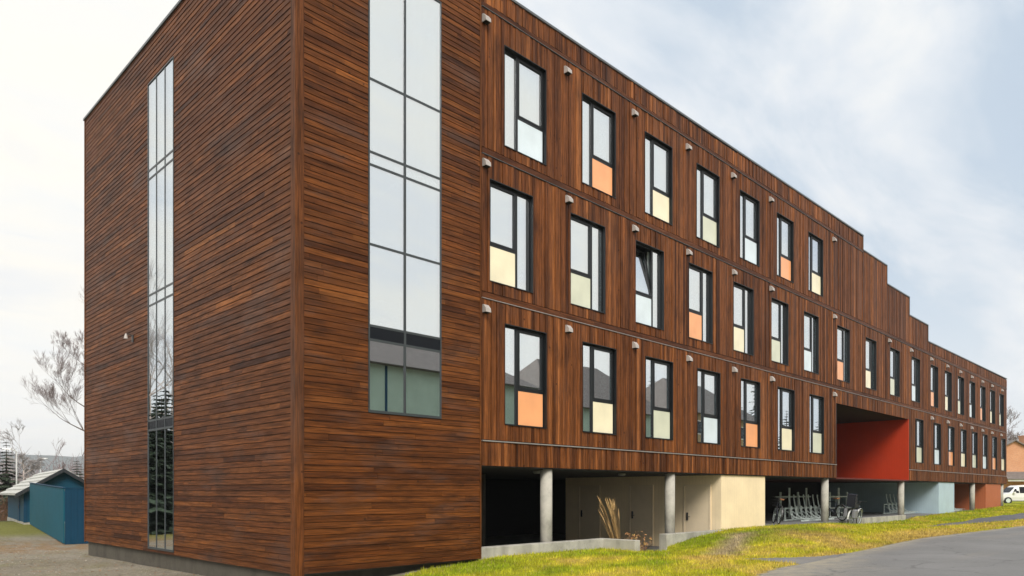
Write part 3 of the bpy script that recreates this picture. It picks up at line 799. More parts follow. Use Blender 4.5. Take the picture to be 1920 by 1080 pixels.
def twig_shrub(name, label, cat, loc, n, hgt, mats, seed, leaf=True, wide=.6):
    r = random.Random(seed); t = thing(name, label, cat, loc); m = MB(); lf = MB()
    for i in range(n):
        a = r.uniform(0, 2 * pi); h = hgt * r.uniform(.5, 1); sp = r.uniform(.15, wide); p = Vector((cos(a) * .05, sin(a) * .05, 0)); pts = [tuple(p)]
        d = Vector((cos(a) * sp, sin(a) * sp, 1)).normalized()
        for k in range(5):
            d = (d + Vector((r.uniform(-.25, .25), r.uniform(-.25, .25), r.uniform(-.1, .1)))).normalized(); p = p + d * h / 5; pts.append(tuple(p))
            for q in range(4 if leaf else 2):
                e = p + Vector((r.uniform(-.1, .1), r.uniform(-.1, .1), r.uniform(-.06, .1)))
                if leaf:
                    s = r.uniform(.02, .045); u = Vector((r.uniform(-1, 1), r.uniform(-1, 1), r.uniform(-1, 1))).normalized(); v = u.orthogonal().normalized()
                    lf.face([e - u * s, e + v * s * .5, e + u * s, e - v * s * .5], 0, r.random())
                else: m.tube([tuple(p), tuple(p + (e - p) * 2.2)], [.006, .002], 3, 0, .5, False)
        m.tube(pts, [.011, .009, .007, .006, .005, .003], 4, 0, .5, False)
    m.build('stems', mats[0], t)
    if leaf: lf.build('leaves', mats[1], t)
    return t
M['leaf_red'] = plain('russet_leaves', (.32, .15, .05), .8, .5, 9)
M['leaf_ochre'] = plain('ochre_leaves', (.34, .20, .05), .8, .4, 9)
twig_shrub('shrub', 'small russet leaved shrub beside the dry grass behind the low wall', 'shrub', (5.85, -.05, -.42), 22, .9, (M['twig_brown'], M['leaf_red']), 5)
twig_shrub('shrub', 'low ochre leaved shrub at the foot of the dry grass', 'shrub', (5.3, -.25, -.42), 24, .8, (M['twig'], M['leaf_ochre']), 6)

# ------------------------------------------------------------------ bicycle racks
def make_rack(n, pitch=.62):
    t = thing('bicycle_rack', 'rack', 'bicycle rack', group='galvanised bicycle racks under the building')
    L = n * pitch
    for y in (0, .75):
        m = MB(); m.box(-.2, L - pitch + .2, y - .03, y + .03, 0, .06); m.build('base_rail', M['steel'], t)
    m = MB(); m.box(-.2, L - pitch + .2, .70, .75, .50, .56); m.box(-.2, -.15, .70, .75, .06, .5); m.box(L - pitch + .15, L - pitch + .2, .70, .75, .06, .5); m.build('top_rail', M['steel'], t)
    hm = None
    for i in range(n):
        if hm is None:
            m = MB()
            for s in (-.05, .05):   # wheel channel rising to a slanted holder
                m.tube([(s - .05, -.25, .10), (s, .30, .12), (s + .03, .72, .40)], .014, 6)
                m.tube([(s * 1.6, .45, .08), (.12 + s * .7, .62, .55), (.24 + s * .3, .74, .98)], .018, 6)
            m.tube([(.225, .74, .98), (.29, .76, 1.10)], .030, 6); m.tube([(.07, .56, .5), (.18, .60, .5)], .016, 6); m.box(.07, .16, .55, .62, .44, .62)
            o = m.build('wheel_holder', M['steel'], t, loc=(0, 0, 0)); hm = o.data
        else:
            o = bpy.data.objects.new('wheel_holder', hm); COL.objects.link(o); o.parent = t; o.location = (i * pitch, 0, 0)
    return t
def make_tier(n, pitch=.95):
    t = thing('bicycle_rack', 'rack', 'bicycle rack', group='galvanised bicycle racks under the building')
    L = (n - 1) * pitch
    m = MB(); m.tube([(-.5, 0, 1.0), (L + .5, 0, 1.0)], .035, 8); m.build('top_rail', M['steel'], t)
    m = MB(); m.tube([(-.5, 0, .45), (L + .5, 0, .45)], .03, 8); m.build('base_rail', M['steel'], t)
    for i in range(n):
        m = MB(); h = 1.42 if i % 2 else 1.22
        m.box(i * pitch - .05, i * pitch + .05, -.03, .03, 0, h); m.box(i * pitch - .1, i * pitch + .1, -.25, .25, 0, .03)
        m.build('post', M['steel'], t)
    return t
SL = .264
r1 = make_rack(7, .5); r1.location = (19.2, .95, SL); r1['label'] = 'grey steel rack of slanted wheel holders between cream block and concrete column'
r2 = make_tier(4); r2.location = (21.5, 3.0, SL); r2['label'] = 'post and rail rack behind the slanted holders beside the cream block'
r3 = make_tier(3, 1.1); r3.location = (24.4, 1.9, SL); r3['label'] = 'post and rail rack behind the loaded bicycle under the red passage'
r4 = make_rack(5); r4.location = (32.6, 1.3, SL); r4['label'] = 'slanted holder rack in front of the pale blue wall'
r5 = make_rack(4); r5.location = (42.2, 1.0, SL); r5['label'] = 'slanted holder rack between pale blue block and rust red block'

# ------------------------------------------------------------------ bicycles
def make_bicycle(label, loc, rz, lean, kind):
    t = thing('bicycle', label, 'bicycle', loc, rz, 'bicycles parked by the building'); t.rotation_euler = (lean, 0, rz)
    fr = MB(); A = (-.52, 0, .34); F = (.55, 0, .34); BB = (-.08, 0, .30); ST = (-.22, 0, .80); HT = (.36, 0, .82); HB = (.40, 0, .66)
    for a, b, r in ((BB, ST, .016), (ST, HT, .015), (HB, BB, .019), (HT, HB, .02), (A, BB, .010), (A, ST, .009)): fr.tube([a, b], r, 8)
    fr.tube([BB, (-.08, .07, .22)], .009, 6); fr.ring((-.08, .03, .30), (1, 0, 0), (0, 0, 1), .085, .008, 16, 5)
    f = fr.build('frame', M['bike_frame'], t, True)
    fk = MB()
    for s in (-.045, .045): fk.tube([HB, (.42, s, .62), (.55, s, .34)], [.014, .012, .008], 6)
    fk.build('fork', M['bike_frame'], t, True)
    for c in (A, F):
        w = MB(); w.ring(c, (1, 0, 0), (0, 0, 1), .325, .022, 28, 8); wo = w.build('wheel', M['rubber'], t, True)
        r = MB(); r.ring(c, (1, 0, 0), (0, 0, 1), .298, .010, 28, 6)
        for k in range(14):
            q = 2 * pi * k / 14; r.tube([c, (c[0] + cos(q) * .296, 0, c[2] + sin(q) * .296)], .0025, 3, 0, .5, False)
        r.tube([(c[0], -.04, c[2]), (c[0], .04, c[2])], .02, 8); r.build('rim', M['steel'], wo, True)
    hb_ = MB(); hb_.tube([HT, (.34, 0, .96), (.42, 0, 1.0)], .013, 6); hb_.tube([(.30, -.28, 1.03), (.40, -.2, 1.02), (.42, 0, 1.0), (.40, .2, 1.02), (.30, .28, 1.03)], .012, 6); hb_.build('handlebar', M['dark_metal'], t, True)
    sp = MB(); sp.tube([ST, (-.25, 0, .93)], .013, 6); sp.build('seat_post', M['steel'], t)
    sd = MB(); sd.hexa([(-.40, -.08, .92), (-.40, .08, .92), (-.10, .02, .93), (-.10, -.02, .93), (-.41, -.09, .98), (-.41, .09, .98), (-.09, .025, .965), (-.09, -.025, .965)]); sd.build('saddle', M['leather'], t, bevel=.015)
    mg = MB()
    for c, a0, a1 in ((A, 20, 190), (F, 30, 175)):
        pts = []
        for k in range(13):
            q = radians(lerp(a0, a1, k / 12)); pts.append((q, c[0] + cos(q) * .365, c[2] + sin(q) * .365))
        for (q0, x0, z0), (q1, x1, z1) in zip(pts, pts[1:]): mg.hexa([(x0, -.03, z0), (x0, .03, z0), (x1, .03, z1), (x1, -.03, z1), (x0, -.026, z0 + .006), (x0, .026, z0 + .006), (x1, .026, z1 + .006), (x1, -.026, z1 + .006)])
    mg.build('mudguard', M['white_plastic'] if kind == 0 else M['dark_metal'], t)
    if kind == 0:
        # black padded child seat on the carrier, panniers
        cs = MB(); prof = [(-.78, .80), (-.30, .76), (-.28, .90), (-.52, .96), (-.64, 1.34), (-.80, 1.30)]
        cs.prism(prof, -.17, .17); cs.build('child_seat', M['black_cloth'], t, bevel=.04)
        pn = MB()
        for s in (-1, 1): pn.box(-.80, -.42, min(s * .09, s * .24), max(s * .09, s * .24), .32, .70)
        pn.build('pannier', M['grey_plastic'], t, bevel=.04)
        ca = MB(); ca.box(-.86, -.30, -.07, .07, .715, .735); ca.build('carrier', M['dark_metal'], t)
    else:
        bk_ = MB(); bk_.tube([(.46, 0, .70), (.56, 0, .72)], .012, 6)
        for z in (.70, .80, .92):
            q = .12 + (z - .7) * .25; bk_.tube([(.58 - q * .4, -q, z), (.58 + q, -q, z), (.58 + q, q, z), (.58 - q * .4, q, z), (.58 - q * .4, -q, z)], .006, 5)
        bk_.box(.52, .70, -.12, .12, .69, .70); bk_.build('basket', M['dark_metal'], t)
    return t
make_bicycle('loaded bicycle with black child seat, white mudguards and brown saddle under the red passage', (21.2, -.35, .085), radians(2), radians(8), 0)
make_bicycle('dark bicycle with wire basket parked behind the loaded one near the column', (21.4, .55, SL), radians(60), radians(-6), 1)
make_bicycle('dark bicycle lying low in the dim corner against the cream block', (16.3, .8, SL), radians(35), radians(9), 1)

# ------------------------------------------------------------------ shed and enclosure (left)
SD = radians(83.39)   # direction of their long sides
def Rz(p, o=(0, 0), a=SD): return (o[0] + p[0] * cos(a) - p[1] * sin(a), o[1] + p[0] * sin(a) + p[1] * cos(a))
P1 = (-3.467, 19.083); LEN_E = 12.0
enc = thing('timber_enclosure', 'teal painted board enclosure in front of the shed', 'fence', (P1[0], P1[1], 0), SD)
m = MB(); n = 60     # long side, ground rises along it
for i in range(n):
    a, b = LEN_E * i / n, LEN_E * (i + 1) / n - .012; z = lerp(-.47, -.165, i / n)
    m.box(a, b, -.02 - (.006 if i % 2 else 0), .02, z + .05, z + 2.09, 0)
m.build('side_panel', M['teal'], enc)
m = MB()
for i in range(18):
    a = -.03 - i * .2; m.box(-.02 - (.006 if i % 2 else 0), .02, a - .197, a, -.46, 1.62)
m.build('end_panel', M['teal_dark'], enc)
m = MB(); m.hexa([(-.03, -.05, 1.63), (LEN_E, -.05, 1.935), (LEN_E, .05, 1.935), (-.03, .05, 1.63), (-.03, -.05, 1.66), (LEN_E, -.05, 1.965), (LEN_E, .05, 1.965), (-.03, .05, 1.66)]); m.box(-.05, .05, -3.6, -.05, 1.63, 1.66)
m.build('capping_board', M['teal_dark'], enc)
m = MB(); m.hexa([(.1, -3.5, 1.45), (3.2, -3.5, 1.5), (3.2, -.1, 1.56), (.1, -.1, 1.5), (.1, -3.5, 1.5), (3.2, -3.5, 1.55), (3.2, -.1, 1.6), (.1, -.1, 1.55)]); m.build('lid', M['straw'], enc)

sh = thing('shed', 'small blue gabled shed with grey tiled roof behind the teal enclosure', 'shed', (-2.13, 32.0, -.15), SD)
Lsh, Wsh, He, Hp = 10.5, 3.35, 1.72, 2.80
m = MB(); m.prism([(0, .08), (-Wsh, .08), (-Wsh, He), (-Wsh / 2, Hp - .08), (0, He)], 0, Lsh, lambda a, h, b: (h, a, b)); m.build('wall', M['shed_blue'], sh)
m = MB(); m.box(-.01, Lsh, -Wsh - .02, .03, -.3, .08); m.build('footing', M['concrete'], sh)
rf = MB(); ov = .42; sl = (Hp - He) / (Wsh / 2)
for s in (0, 1):
    yo = lambda q: (ov - q * (Wsh / 2 + ov)) if s == 0 else (-Wsh - ov + q * (Wsh / 2 + ov))
    zo = lambda q: He - ov * sl + q * (Wsh / 2 + ov) * sl
    nr = 6
    for i in range(nr):
        q0, q1 = i / nr, (i + 1) / nr
        rf.hexa([(-.35, yo(q0), zo(q0) + .02), (Lsh + .3, yo(q0), zo(q0) + .02), (Lsh + .3, yo(q1), zo(q1) + .0), (-.35, yo(q1), zo(q1) + .0),
                 (-.35, yo(q0), zo(q0) + .13), (Lsh + .3, yo(q0), zo(q0) + .13), (Lsh + .3, yo(q1), zo(q1) + .055), (-.35, yo(q1), zo(q1) + .055)])
rf.build('roof', M['roof_tile'], sh)
m = MB()
for s in (0, 1):
    ya = ov if s == 0 else -Wsh - ov; z0 = He - ov * sl
    m.hexa([(-.40, ya, z0 - .12), (-.36, ya, z0 - .12), (-.36, -Wsh / 2, Hp - .12), (-.40, -Wsh / 2, Hp - .12), (-.40, ya, z0 + .09), (-.36, ya, z0 + .09), (-.36, -Wsh / 2, Hp + .07), (-.40, -Wsh / 2, Hp + .07)])
m.build('barge_board', M['fascia'], sh)
m = MB(); m.box(2.4, 3.5, -.0, .04, .08, 1.62); d = m.build('door', M['teal_dark'], sh)
m = MB(); m.box(2.5, 2.56, .04, .07, .75, .95); m.build('handle', M['dark_metal'], d)
m = MB(); m.box(-.03, .0, -.12, .04, .08, He - .03); m.build('corner_board', M['teal_dark'], sh)
m = MB(); m.box(2.3, 2.38, 0, .035, .08, He - .03); m.build('door_post', M['teal_dark'], sh)

# ------------------------------------------------------------------ trees
def grow(mb, p, d, length, rad, level, r, up=.12, wob=.18, kids=(3, 5), ratio=.62, minr=.004, tw=None, spread=.75):
    pts = [tuple(p)]; rads = [rad]; n = 5; q = Vector(p); dd = Vector(d).normalized(); nodes = []
    for k in range(n):
        dd = (dd + Vector((r.uniform(-wob, wob), r.uniform(-wob, wob), r.uniform(-wob, wob) * .6 + up * .3))).normalized()
        q = q + dd * length / n; pts.append(tuple(q)); rr = lerp(rad, rad * .38, (k + 1) / n); rads.append(max(minr, rr)); nodes.append((q.copy(), dd.copy(), rr))
    (tw if (tw is not None and level <= 2) else mb).tube(pts, rads, 5 if rad > .05 else 3, 0, .5, False)
    if level == 0: return
    for k in range(r.randint(*kids)):
        i = r.choice((1, 2, 3, 3, 4)); a, ad, ar = nodes[i]
        s = ad.orthogonal().normalized(); s.rotate(__import__('mathutils').Quaternion(ad, r.uniform(0, 2 * pi)))
        nd = (ad * (1 - spread * .55) + s * spread * r.uniform(.6, 1) + Vector((0, 0, up))).normalized()
        grow(mb, a, nd, length * ratio * r.uniform(.75, 1.15), max(minr, ar * .62), level - 1, r, up, wob, kids, ratio, minr, tw, spread)
    grow(mb, nodes[-1][0], nodes[-1][1], length * ratio, max(minr, nodes[-1][2] * .9), level - 1, r, up, wob, kids, ratio, minr, tw, spread)
def bare_tree(name, label, cat, loc, hgt, seed, bark, twig, level=5, trunk_h=.22, minr=.01, group=None, spread=.75, up=.12, nl=6, rad=None, cw=1.):
    r = random.Random(seed); t = thing(name, label, cat, loc, 0, group); m = MB(); w = MB()
    rad = rad or hgt * .016; th = hgt * trunk_h; top = Vector((r.uniform(-.1, .1), r.uniform(-.1, .1), hgt * .62))
    pts = [(0, 0, -.3), (0, 0, th * .5), tuple(Vector((0, 0, th)).lerp(top, .15)), tuple(top * .75), tuple(top)]
    m.tube(pts, [rad * 1.25, rad, rad * .85, rad * .5, rad * .28], 8, 0, .5, False)
    for k in range(nl):
        q = (k + .6) / nl; p = Vector((0, 0, th)).lerp(top, q); a = k * 2.4 + r.uniform(-.4, .4)
        d = Vector((cos(a), sin(a), .35 + .5 * q)); grow(m, p, d, hgt * lerp(.40, .24, q) * .62 * cw, rad * lerp(.5, .3, q), level - 1, r, up, .2, (2, 4), .66, minr, w, spread)
    grow(m, top, Vector((0, 0, 1)), hgt * .22 * (.4 + .6 * cw), rad * .28, level - 1, r, up, .2, (2, 4), .66, minr, w, spread)
    m.build('trunk', bark, t, True); w.build('crown', twig, t)
    return t
def spruce(label, loc, hgt, wid, seed, mat, group=None):
    r = random.Random(seed); t = thing('spruce_tree', label, 'tree', loc, 0, group); m = MB(); w = MB()
    m.tube([(0, 0, -.5), (0, 0, hgt * .5), (0, 0, hgt * .97)], [hgt * .018, hgt * .011, .01], 7, 0, .5, False); m.build('trunk', M['bark'], t)
    z = hgt * .06
    while z < hgt * .98:
        q = z / hgt; L = wid * (1 - q) ** .85 * r.uniform(.8, 1.1) + .05; nb = 9 if q < .7 else 6
        for k in range(nb):
            a = r.uniform(0, 2 * pi); l = L * r.uniform(.65, 1.1); dr = r.uniform(.15, .42)
            for s in range(6):
                f0 = s / 6; p = Vector((cos(a) * l * f0, sin(a) * l * f0, z - dr * l * f0 + .16 * l * f0 * f0))
                for u in range(5):
                    b = a + r.uniform(-1.2, 1.2); ll = l * .34 * r.uniform(.6, 1.1) + .05; e = p + Vector((cos(b) * ll, sin(b) * ll, -ll * r.uniform(.1, .5)))
                    side = Vector((-sin(b), cos(b), 0)) * ll * .22; w.face([p, p + (e - p) * .5 + side, e, p + (e - p) * .5 - side], 0, r.random())
        z += hgt * .028
    w.build('crown', mat, t); return t

G_far = 'bare trees beyond the shed'
bare_tree('bare_tree', 'tall bare tree with wide spreading branches rising behind the end wall', 'tree', (2.9, 38.2, -.3), 15.0, 21, M['bark'], M['twig'], 6, .30, .0045, None, .58, .20, 10, .12, .60)
bare_tree('birch_tree', 'slender pale bare birch with drooping twigs beyond the shed roof', 'tree', (5.6, 71., -4.2), 13.4, 5, M['bark_pale'], M['twig_pale'], 5, .46, .012, None, .5, -.05, 10, .15, .36)
spruce('dark pointed spruce behind the street lamp at the left edge', (2.2, 60., -3.2), 9.2, 2.7, 4, M['needle'])
spruce('low dark spruce between shed roof and end wall', (6.6, 57., -3.), 7.4, 2.3, 9, M['needle_far'])
bare_tree('bare_tree', 'thin reddish bare tree in the middle of the thicket behind the shed', 'tree', (10.2, 78., -4.8), 12.8, 14, M['twig_far'], M['twig_far'], 4, .25, .012, None, .5, .2, 9, .1, .45)
k = 0
for x, y, h, mt in ((1.0, 50., 3.6, 'twig_brown'), (2.2, 52, 4.0, 'twig_brown'), (-.4, 49, 3.3, 'twig_brown')):
    k += 1; lb = ('rusty brown bare bush at the far left edge of the yard', 'rusty brown bush at the foot of the spruce', 'low brown bush half cut by the left frame edge')[k - 1]
    twig_shrub('bush', lb, 'bush', (x, y, h_ground(x, y)), 70, h, (M[mt], M[mt]), 30 + k, False, .7)
m = MB(); r = random.Random(77)    # far thicket seen as one mass
for i in range(420):
    x = r.uniform(-6, 34); y = r.uniform(84, 122); z = h_ground(x, y); h = r.uniform(8., 12.6)
    if r.random() < .08: h *= 1.2
    for s in range(7):
        a = r.uniform(0, 6.28); sp = r.uniform(.1, .45)
        pts = [(x, y, z)]; 
        for q in (.4, .7, 1.): pts.append((x + cos(a) * sp * h * q * .5 + r.uniform(-.2, .2), y + sin(a) * sp * h * q * .5, z + h * q * r.uniform(.85, 1)))
        m.tube(pts, [.07, .05, .035, .015], 3, 0, .5, False)
        for u in range(4):
            b = Vector(pts[r.choice((1, 2, 3))]); m.tube([tuple(b), tuple(b + Vector((r.uniform(-1, 1), r.uniform(-1, 1), r.uniform(.3, 1.3))))], [.025, .01], 3, 0, .5, False)
tag(m.build('thicket', M['twig_far']), 'hazy purple brown belt of bare trees far behind the shed', 'woodland', kind='stuff')

# trees on the far side of the yard, seen mirrored in the end wall window
for i, (x, y, h) in enumerate(((-17.5, 40., 8.2), (-20., 44, 8.8), (-15.2, 37.5, 7.4), (-22, 41, 8.5), (-17, 47., 9.4), (-13.5, 35.5, 7.0), (-24, 47, 9.2), (-14.5, 43, 8.2), (-11.6, 26., 6.7), (-12.9, 29., 7.6), (-13.8, 33, 7.8), (-10.4, 24.5, 5.4))):
    spruce('dark spruce among birches across the yard', (x, y, -.3), h, 3.0, 40 + i, M['needle'], 'spruces across the yard')
for i, (x, y, h) in enumerate(((-12.6, 30.6, 13.), (-15.2, 34.5, 15.), (-11.2, 27.7, 11.5))):
    bare_tree('birch_tree', 'tall bare birch with pale trunk across the yard', 'tree', (x, y, -.3), h, 50 + i, M['bark_pale'], M['twig_pale'], 4, .4, .007, 'birches across the yard', .5, .12, 7, .12)

for i, (x, y, h) in enumerate(((-11.6, 27.5, 3.0), (-13.0, 30.5, 3.6), (-10.6, 29.5, 2.6), (-13.5, 27.8, 2.8))):
    twig_shrub('bush', 'brown bare bush under the birches across the yard', 'bush', (x, y, -.3), 60, h, (M['twig_brown'], M['twig_brown']), 90 + i, False, .9)['group'] = 'bushes across the yard'
# ------------------------------------------------------------------ street lamps
def lamp(label, loc, h, arm, rz):
    t = thing('street_lamp', label, 'street lamp', loc, rz, 'street lamps behind the shed')
    m = MB(); m.tube([(0, 0, 0), (0, 0, h * .5), (0, 0, h - .1)], [.06, .05, .04], 10); m.build('post', M['pole'], t, True)
    m = MB(); m.tube([(0, 0, h - .1), (-.1, 0, h + .02), (-arm, 0, h + .12)], [.05, .04, .035], 8); m.build('arm', M['pole'], t, True)
    m = MB(); m.hexa([(-arm - .5, -.10, h + .11), (-arm + .1, -.13, h + .06), (-arm + .1, .13, h + .06), (-arm - .5, .10, h + .11), (-arm - .5, -.06, h + .17), (-arm + .1, -.09, h + .19), (-arm + .1, .09, h + .19), (-arm - .5, .06, h + .17)]); m.build('lamp_head', M['white_plastic'], t)
lamp('pale street lamp with its arm to the left, close behind the shed', (.09, 45.3, -.9), 5.1, .42, radians(-45))
lamp('small distant street lamp with rounded head above the shed ridge', (8.0, 75.6, -4.5), 9.3, .2, radians(135))

# ------------------------------------------------------------------ hills
m = MB(); na, nr = 90, 14
for j in range(nr):
    rad_ = lerp(700, 2600, j / (nr - 1))
    for i in range(na):
        a = radians(lerp(50, 130, i / (na - 1))); x, y = CAM.x + cos(a) * rad_, CAM.y + sin(a) * rad_
        q = j / (nr - 1); e = smooth(0, .75, q)
        m.v.append((x, y, -26 + e * (112 + 16 * nz(x * .0022, y * .0022, 2.) + 12 * nz(x * .009, y * .009)) + (5 * nz(x * .03, y * .03) if j else 0)))
for j in range(nr - 1):
    for i in range(na - 1): m.f.append((j * na + i, j * na + i + 1, (j + 1) * na + i + 1, (j + 1) * na + i)); m.m.append(0); m.r.append(.5)
o = m.build('hills', M['hills'], smooth_=True); o['kind'] = 'structure'

# ------------------------------------------------------------------ brick house, tree and car beyond the far end
hs = thing('brick_house', 'orange brick house with chimney beyond the far end of the building', 'house', (97.2, 6.3, .35), radians(-50))
m = MB(); m.prism([(-7, 0), (4.2, 0), (4.2, 4.3), (-1.4, 7.4), (-7, 4.3)], 0, 9, lambda a, h, b: (a, h, b)); m.build('wall', M['brick'], hs)
m = MB()
for s in (-1, 1):
    e = -1.4 + s * 6.1; sl_ = 3.1 / 5.6
    m.hexa([(-1.4, -.35, 7.42), (e, -.35, 7.42 - 6.1 * sl_), (e, 9.3, 7.42 - 6.1 * sl_), (-1.4, 9.3, 7.42), (-1.4, -.35, 7.56), (e, -.35, 7.56 - 6.1 * sl_), (e, 9.3, 7.56 - 6.1 * sl_), (-1.4, 9.3, 7.56)])
rf = m.build('roof', M['roof_dark'], hs)
m = MB(); m.box(.1, 1.2, .6, 1.7, 6.2, 8.0); m.box(.05, 1.25, .55, 1.75, 8.0, 8.15); m.build('chimney', M['brick'], rf)
m = MB(); m.hexa([(-3.2, -1.9, 2.6), (.8, -1.9, 2.6), (.8, -.01, 3.5), (-3.2, -.01, 3.5), (-3.2, -1.9, 2.72), (.8, -1.9, 2.72), (.8, -.01, 3.62), (-3.2, -.01, 3.62)]); m.build('porch_roof', M['roof_dark'], hs)
m = MB(); m.box(-3.1, .7, -1.8, -1.68, 2.42, 2.6); m.box(.55, .67, -1.68, -.01, 0, 2.6); m.build('porch_frame', M['house_white'], hs)
m = MB(); m.box(1.9, 3.3, -.06, .02, 1.0, 2.6); w_ = m.build('window', M['house_white'], hs); m = MB(); m.box(2.0, 3.2, -.075, -.062, 1.1, 2.5); m.build('pane', M['spandrel_dark'], w_)
bare_tree('bare_tree', 'bare grey tree showing above the brick house chimney', 'tree', (110., 11., .4), 11.6, 61, M['twig'], M['twig'], 5, .25, .02, None, .7, .14, 7)

def make_car(label, loc, rz):
    t = thing('parked_car', label, 'car', loc, rz)
    st = [(-2.25, .42, .80, .86, .80, .7), (-2.15, .32, .92, 1.30, .84, .66), (-1.9, .30, .95, 1.66, .86, .66), (-.6, .28, .95, 1.74, .87, .68), (.45, .28, .95, 1.68, .87, .66), (.75, .28, .95, 1.52, .87, .64), (1.25, .28, .98, 1.02, .86, .70), (1.95, .30, .84, .87, .82, .66), (2.25, .40, .66, .70, .72, .6)]
    b = MB(); cab = MB(); n = len(st)
    def ring_(x, zb, zl, zr, wb, wr): return [(x, -wb * .94, zb), (x, -wb, (zb + zl) / 2), (x, -wb * .97, zl), (x, -wr, zr), (x, wr, zr), (x, wb * .97, zl), (x, wb, (zb + zl) / 2), (x, wb * .94, zb)]
    rings = [ring_(*s) for s in st]
    for i in range(n - 1):
        for k in range(8):
            q = [rings[i][k], rings[i][(k + 1) % 8], rings[i + 1][(k + 1) % 8], rings[i + 1][k]]; b.face(q)
    b.face(rings[0]); b.face(rings[-1][::-1]); body = b.build('body', M['car_white'], t)
    g_ = MB()
    for s in (-1, 1):
        for a, c in ((-1.75, -.62), (-.52, .42), (.48, .98)):
            ya, yb = .85 * s, .69 * s; zt = 1.56 if c < .9 else 1.40
            g_.hexa([(a, ya + s * .005, 1.0), (c + (.05 if c > .9 else 0), ya + s * .005, 1.0), (c - (.22 if c > .9 else 0), yb + s * .02, zt), (a + .04, yb + s * .02, zt), (a, ya - s * .05, 1.0), (c, ya - s * .05, 1.0), (c - (.22 if c > .9 else 0), yb - s * .05, zt), (a + .04, yb - s * .05, zt)])
    g_.hexa([(1.20, -.66, 1.06), (1.20, .66, 1.06), (.80, .58, 1.50), (.80, -.58, 1.50), (1.23, -.66, 1.08), (1.23, .66, 1.08), (.83, .58, 1.53), (.83, -.58, 1.53)])
    g_.hexa([(-2.19, -.66, 1.02), (-2.19, .66, 1.02), (-1.97, .58, 1.58), (-1.97, -.58, 1.58), (-2.22, -.66, 1.02), (-2.22, .66, 1.02), (-2.0, .58, 1.59), (-2.0, -.58, 1.59)])
    g_.build('window', M['spandrel_dark'], t)
    for x in (-1.35, 1.42):
        for s in (-1, 1):
            w = MB(); w.tube([(x, s * .70, .32), (x, s * .89, .32)], .32, 22); wo = w.build('wheel', M['rubber'], t); q = MB(); q.tube([(x, s * .885, .32), (x, s * .90, .32)], [.20, .18], 16); q.build('rim', M['steel'], wo)
    m = MB(); m.box(2.0, 2.29, -.74, .74, .34, .52); m.box(-2.30, -2.1, -.80, .80, .36, .56); m.box(-1.0, 1.05, -.885, .885, .26, .34); m.build('bumper', M['grey_plastic'], t, bevel=.03)
    for s in (-1, 1):
        m = MB(); m.box(2.02, 2.22, min(s * .5, s * .74), max(s * .5, s * .74), .62, .74); m.build('headlight', M['white_plastic'], t)
        m = MB(); m.box(-2.26, -2.12, min(s * .62, s * .82), max(s * .62, s * .82), .7, 1.0); m.build('tail_light', M['red_wall'], t)
        m = MB(); m.box(.85, 1.0, min(s * .88, s * 1.05), max(s * .88, s * 1.05), .98, 1.12); m.build('mirror', M['car_white'], t)
    return t
make_car('white car parked by the road beyond the far end column', (68.5, 2.0, .38), radians(128))

# ------------------------------------------------------------------ houses across the road (mirrored in the lower windows)
def far_house(label, loc, rz, L, Dp, He, Hr, wall, trunc=1.6):
    t = thing('wooden_house', label, 'house', loc, rz, 'houses across the road')
    m = MB(); m.box(0, L, 0, Dp, 0, He); m.build('wall', wall, t)
    o_ = .6; a = trunc; rf = MB()
    c = [(-o_, -o_, He - .1), (L + o_, -o_, He - .1), (L + o_, Dp + o_, He - .1), (-o_, Dp + o_, He - .1)]; rid = [(a, Dp / 2, Hr), (L - a, Dp / 2, Hr)]
    rf.face([c[0], c[1], rid[1], rid[0]]); rf.face([c[2], c[3], rid[0], rid[1]]); rf.face([c[1], c[2], rid[1]]); rf.face([c[3], c[0], rid[0]]); rf.face(c[::-1]); rf.build('roof', M['roof_dark'], t)
    n = max(2, int(L / 3)) if L < 18 else 0
    for x in (-.02, L * .36, L - .12):
        m = MB(); m.box(x, x + .14, Dp - .02, Dp + .04, 0, He - .12); m.build('corner_board', M['teal_dark'] if L > 18 else M['house_white'], t)
    for i in range(n):
        for z in (1.1, 4.2, 6.6):
            if z + 1.3 > He: continue
            x = (i + .5) * L / n; f = MB(); f.box(x - .6, x + .6, Dp, Dp + .05, z, z + 1.3); w = f.build('window', M['house_white'], t)
            p = MB(); p.box(x - .5, x + .5, Dp + .051, Dp + .065, z + .1, z + 1.2); p.build('pane', M['spandrel_dark'], w)
    return t
far_house('green wooden house with hipped dark roof straight across the road', (5.5, -31., 0), 0, 19, 9.5, 8.5, 11.4, M['green_house'], 3.)
far_house('second green house with steeper dark roof across the road', (28.5, -32., 0), radians(4), 13, 9.5, 7.8, 12.0, M['green_house'], 3.)
far_house('ochre house with dark roof across the road towards the far end', (47., -33., 0.2), radians(-3), 15, 10, 8.6, 12.6, M['cream_house'], 3.5)
for i, (x, y, h) in enumerate([(62 + 5.2 * k + 1.5 * sin(k * 7), -37 + 2.5 * sin(k * 3.1), 15.5 + 2.5 * sin(k * 5.3)) for k in range(18)]):
    spruce('dark spruce across the road towards the far end', (x, y, .3), h, 3.6, 80 + i, M['needle'], 'spruces across the road')

# ------------------------------------------------------------------ air
hm_ = bpy.data.materials.new('thin_haze'); hm_.use_nodes = True; nt = hm_.node_tree; nt.nodes.remove(nt.nodes['Principled BSDF'])
pv = N(nt, 'ShaderNodeVolumePrincipled'); pv.inputs['Color'].default_value = (.95, .975, 1, 1); pv.inputs['Density'].default_value = .00028; pv.inputs['Anisotropy'].default_value = 0.
nt.links.new(pv.outputs[0], nt.nodes['Material Output'].inputs['Volume'])
m = MB(); m.box(-4100, 4100, -650, 4100, -34, 135); o = m.build('haze', hm_); tag(o, 'thin bluish haze that fades the distant wooded hills', 'haze', kind='stuff')

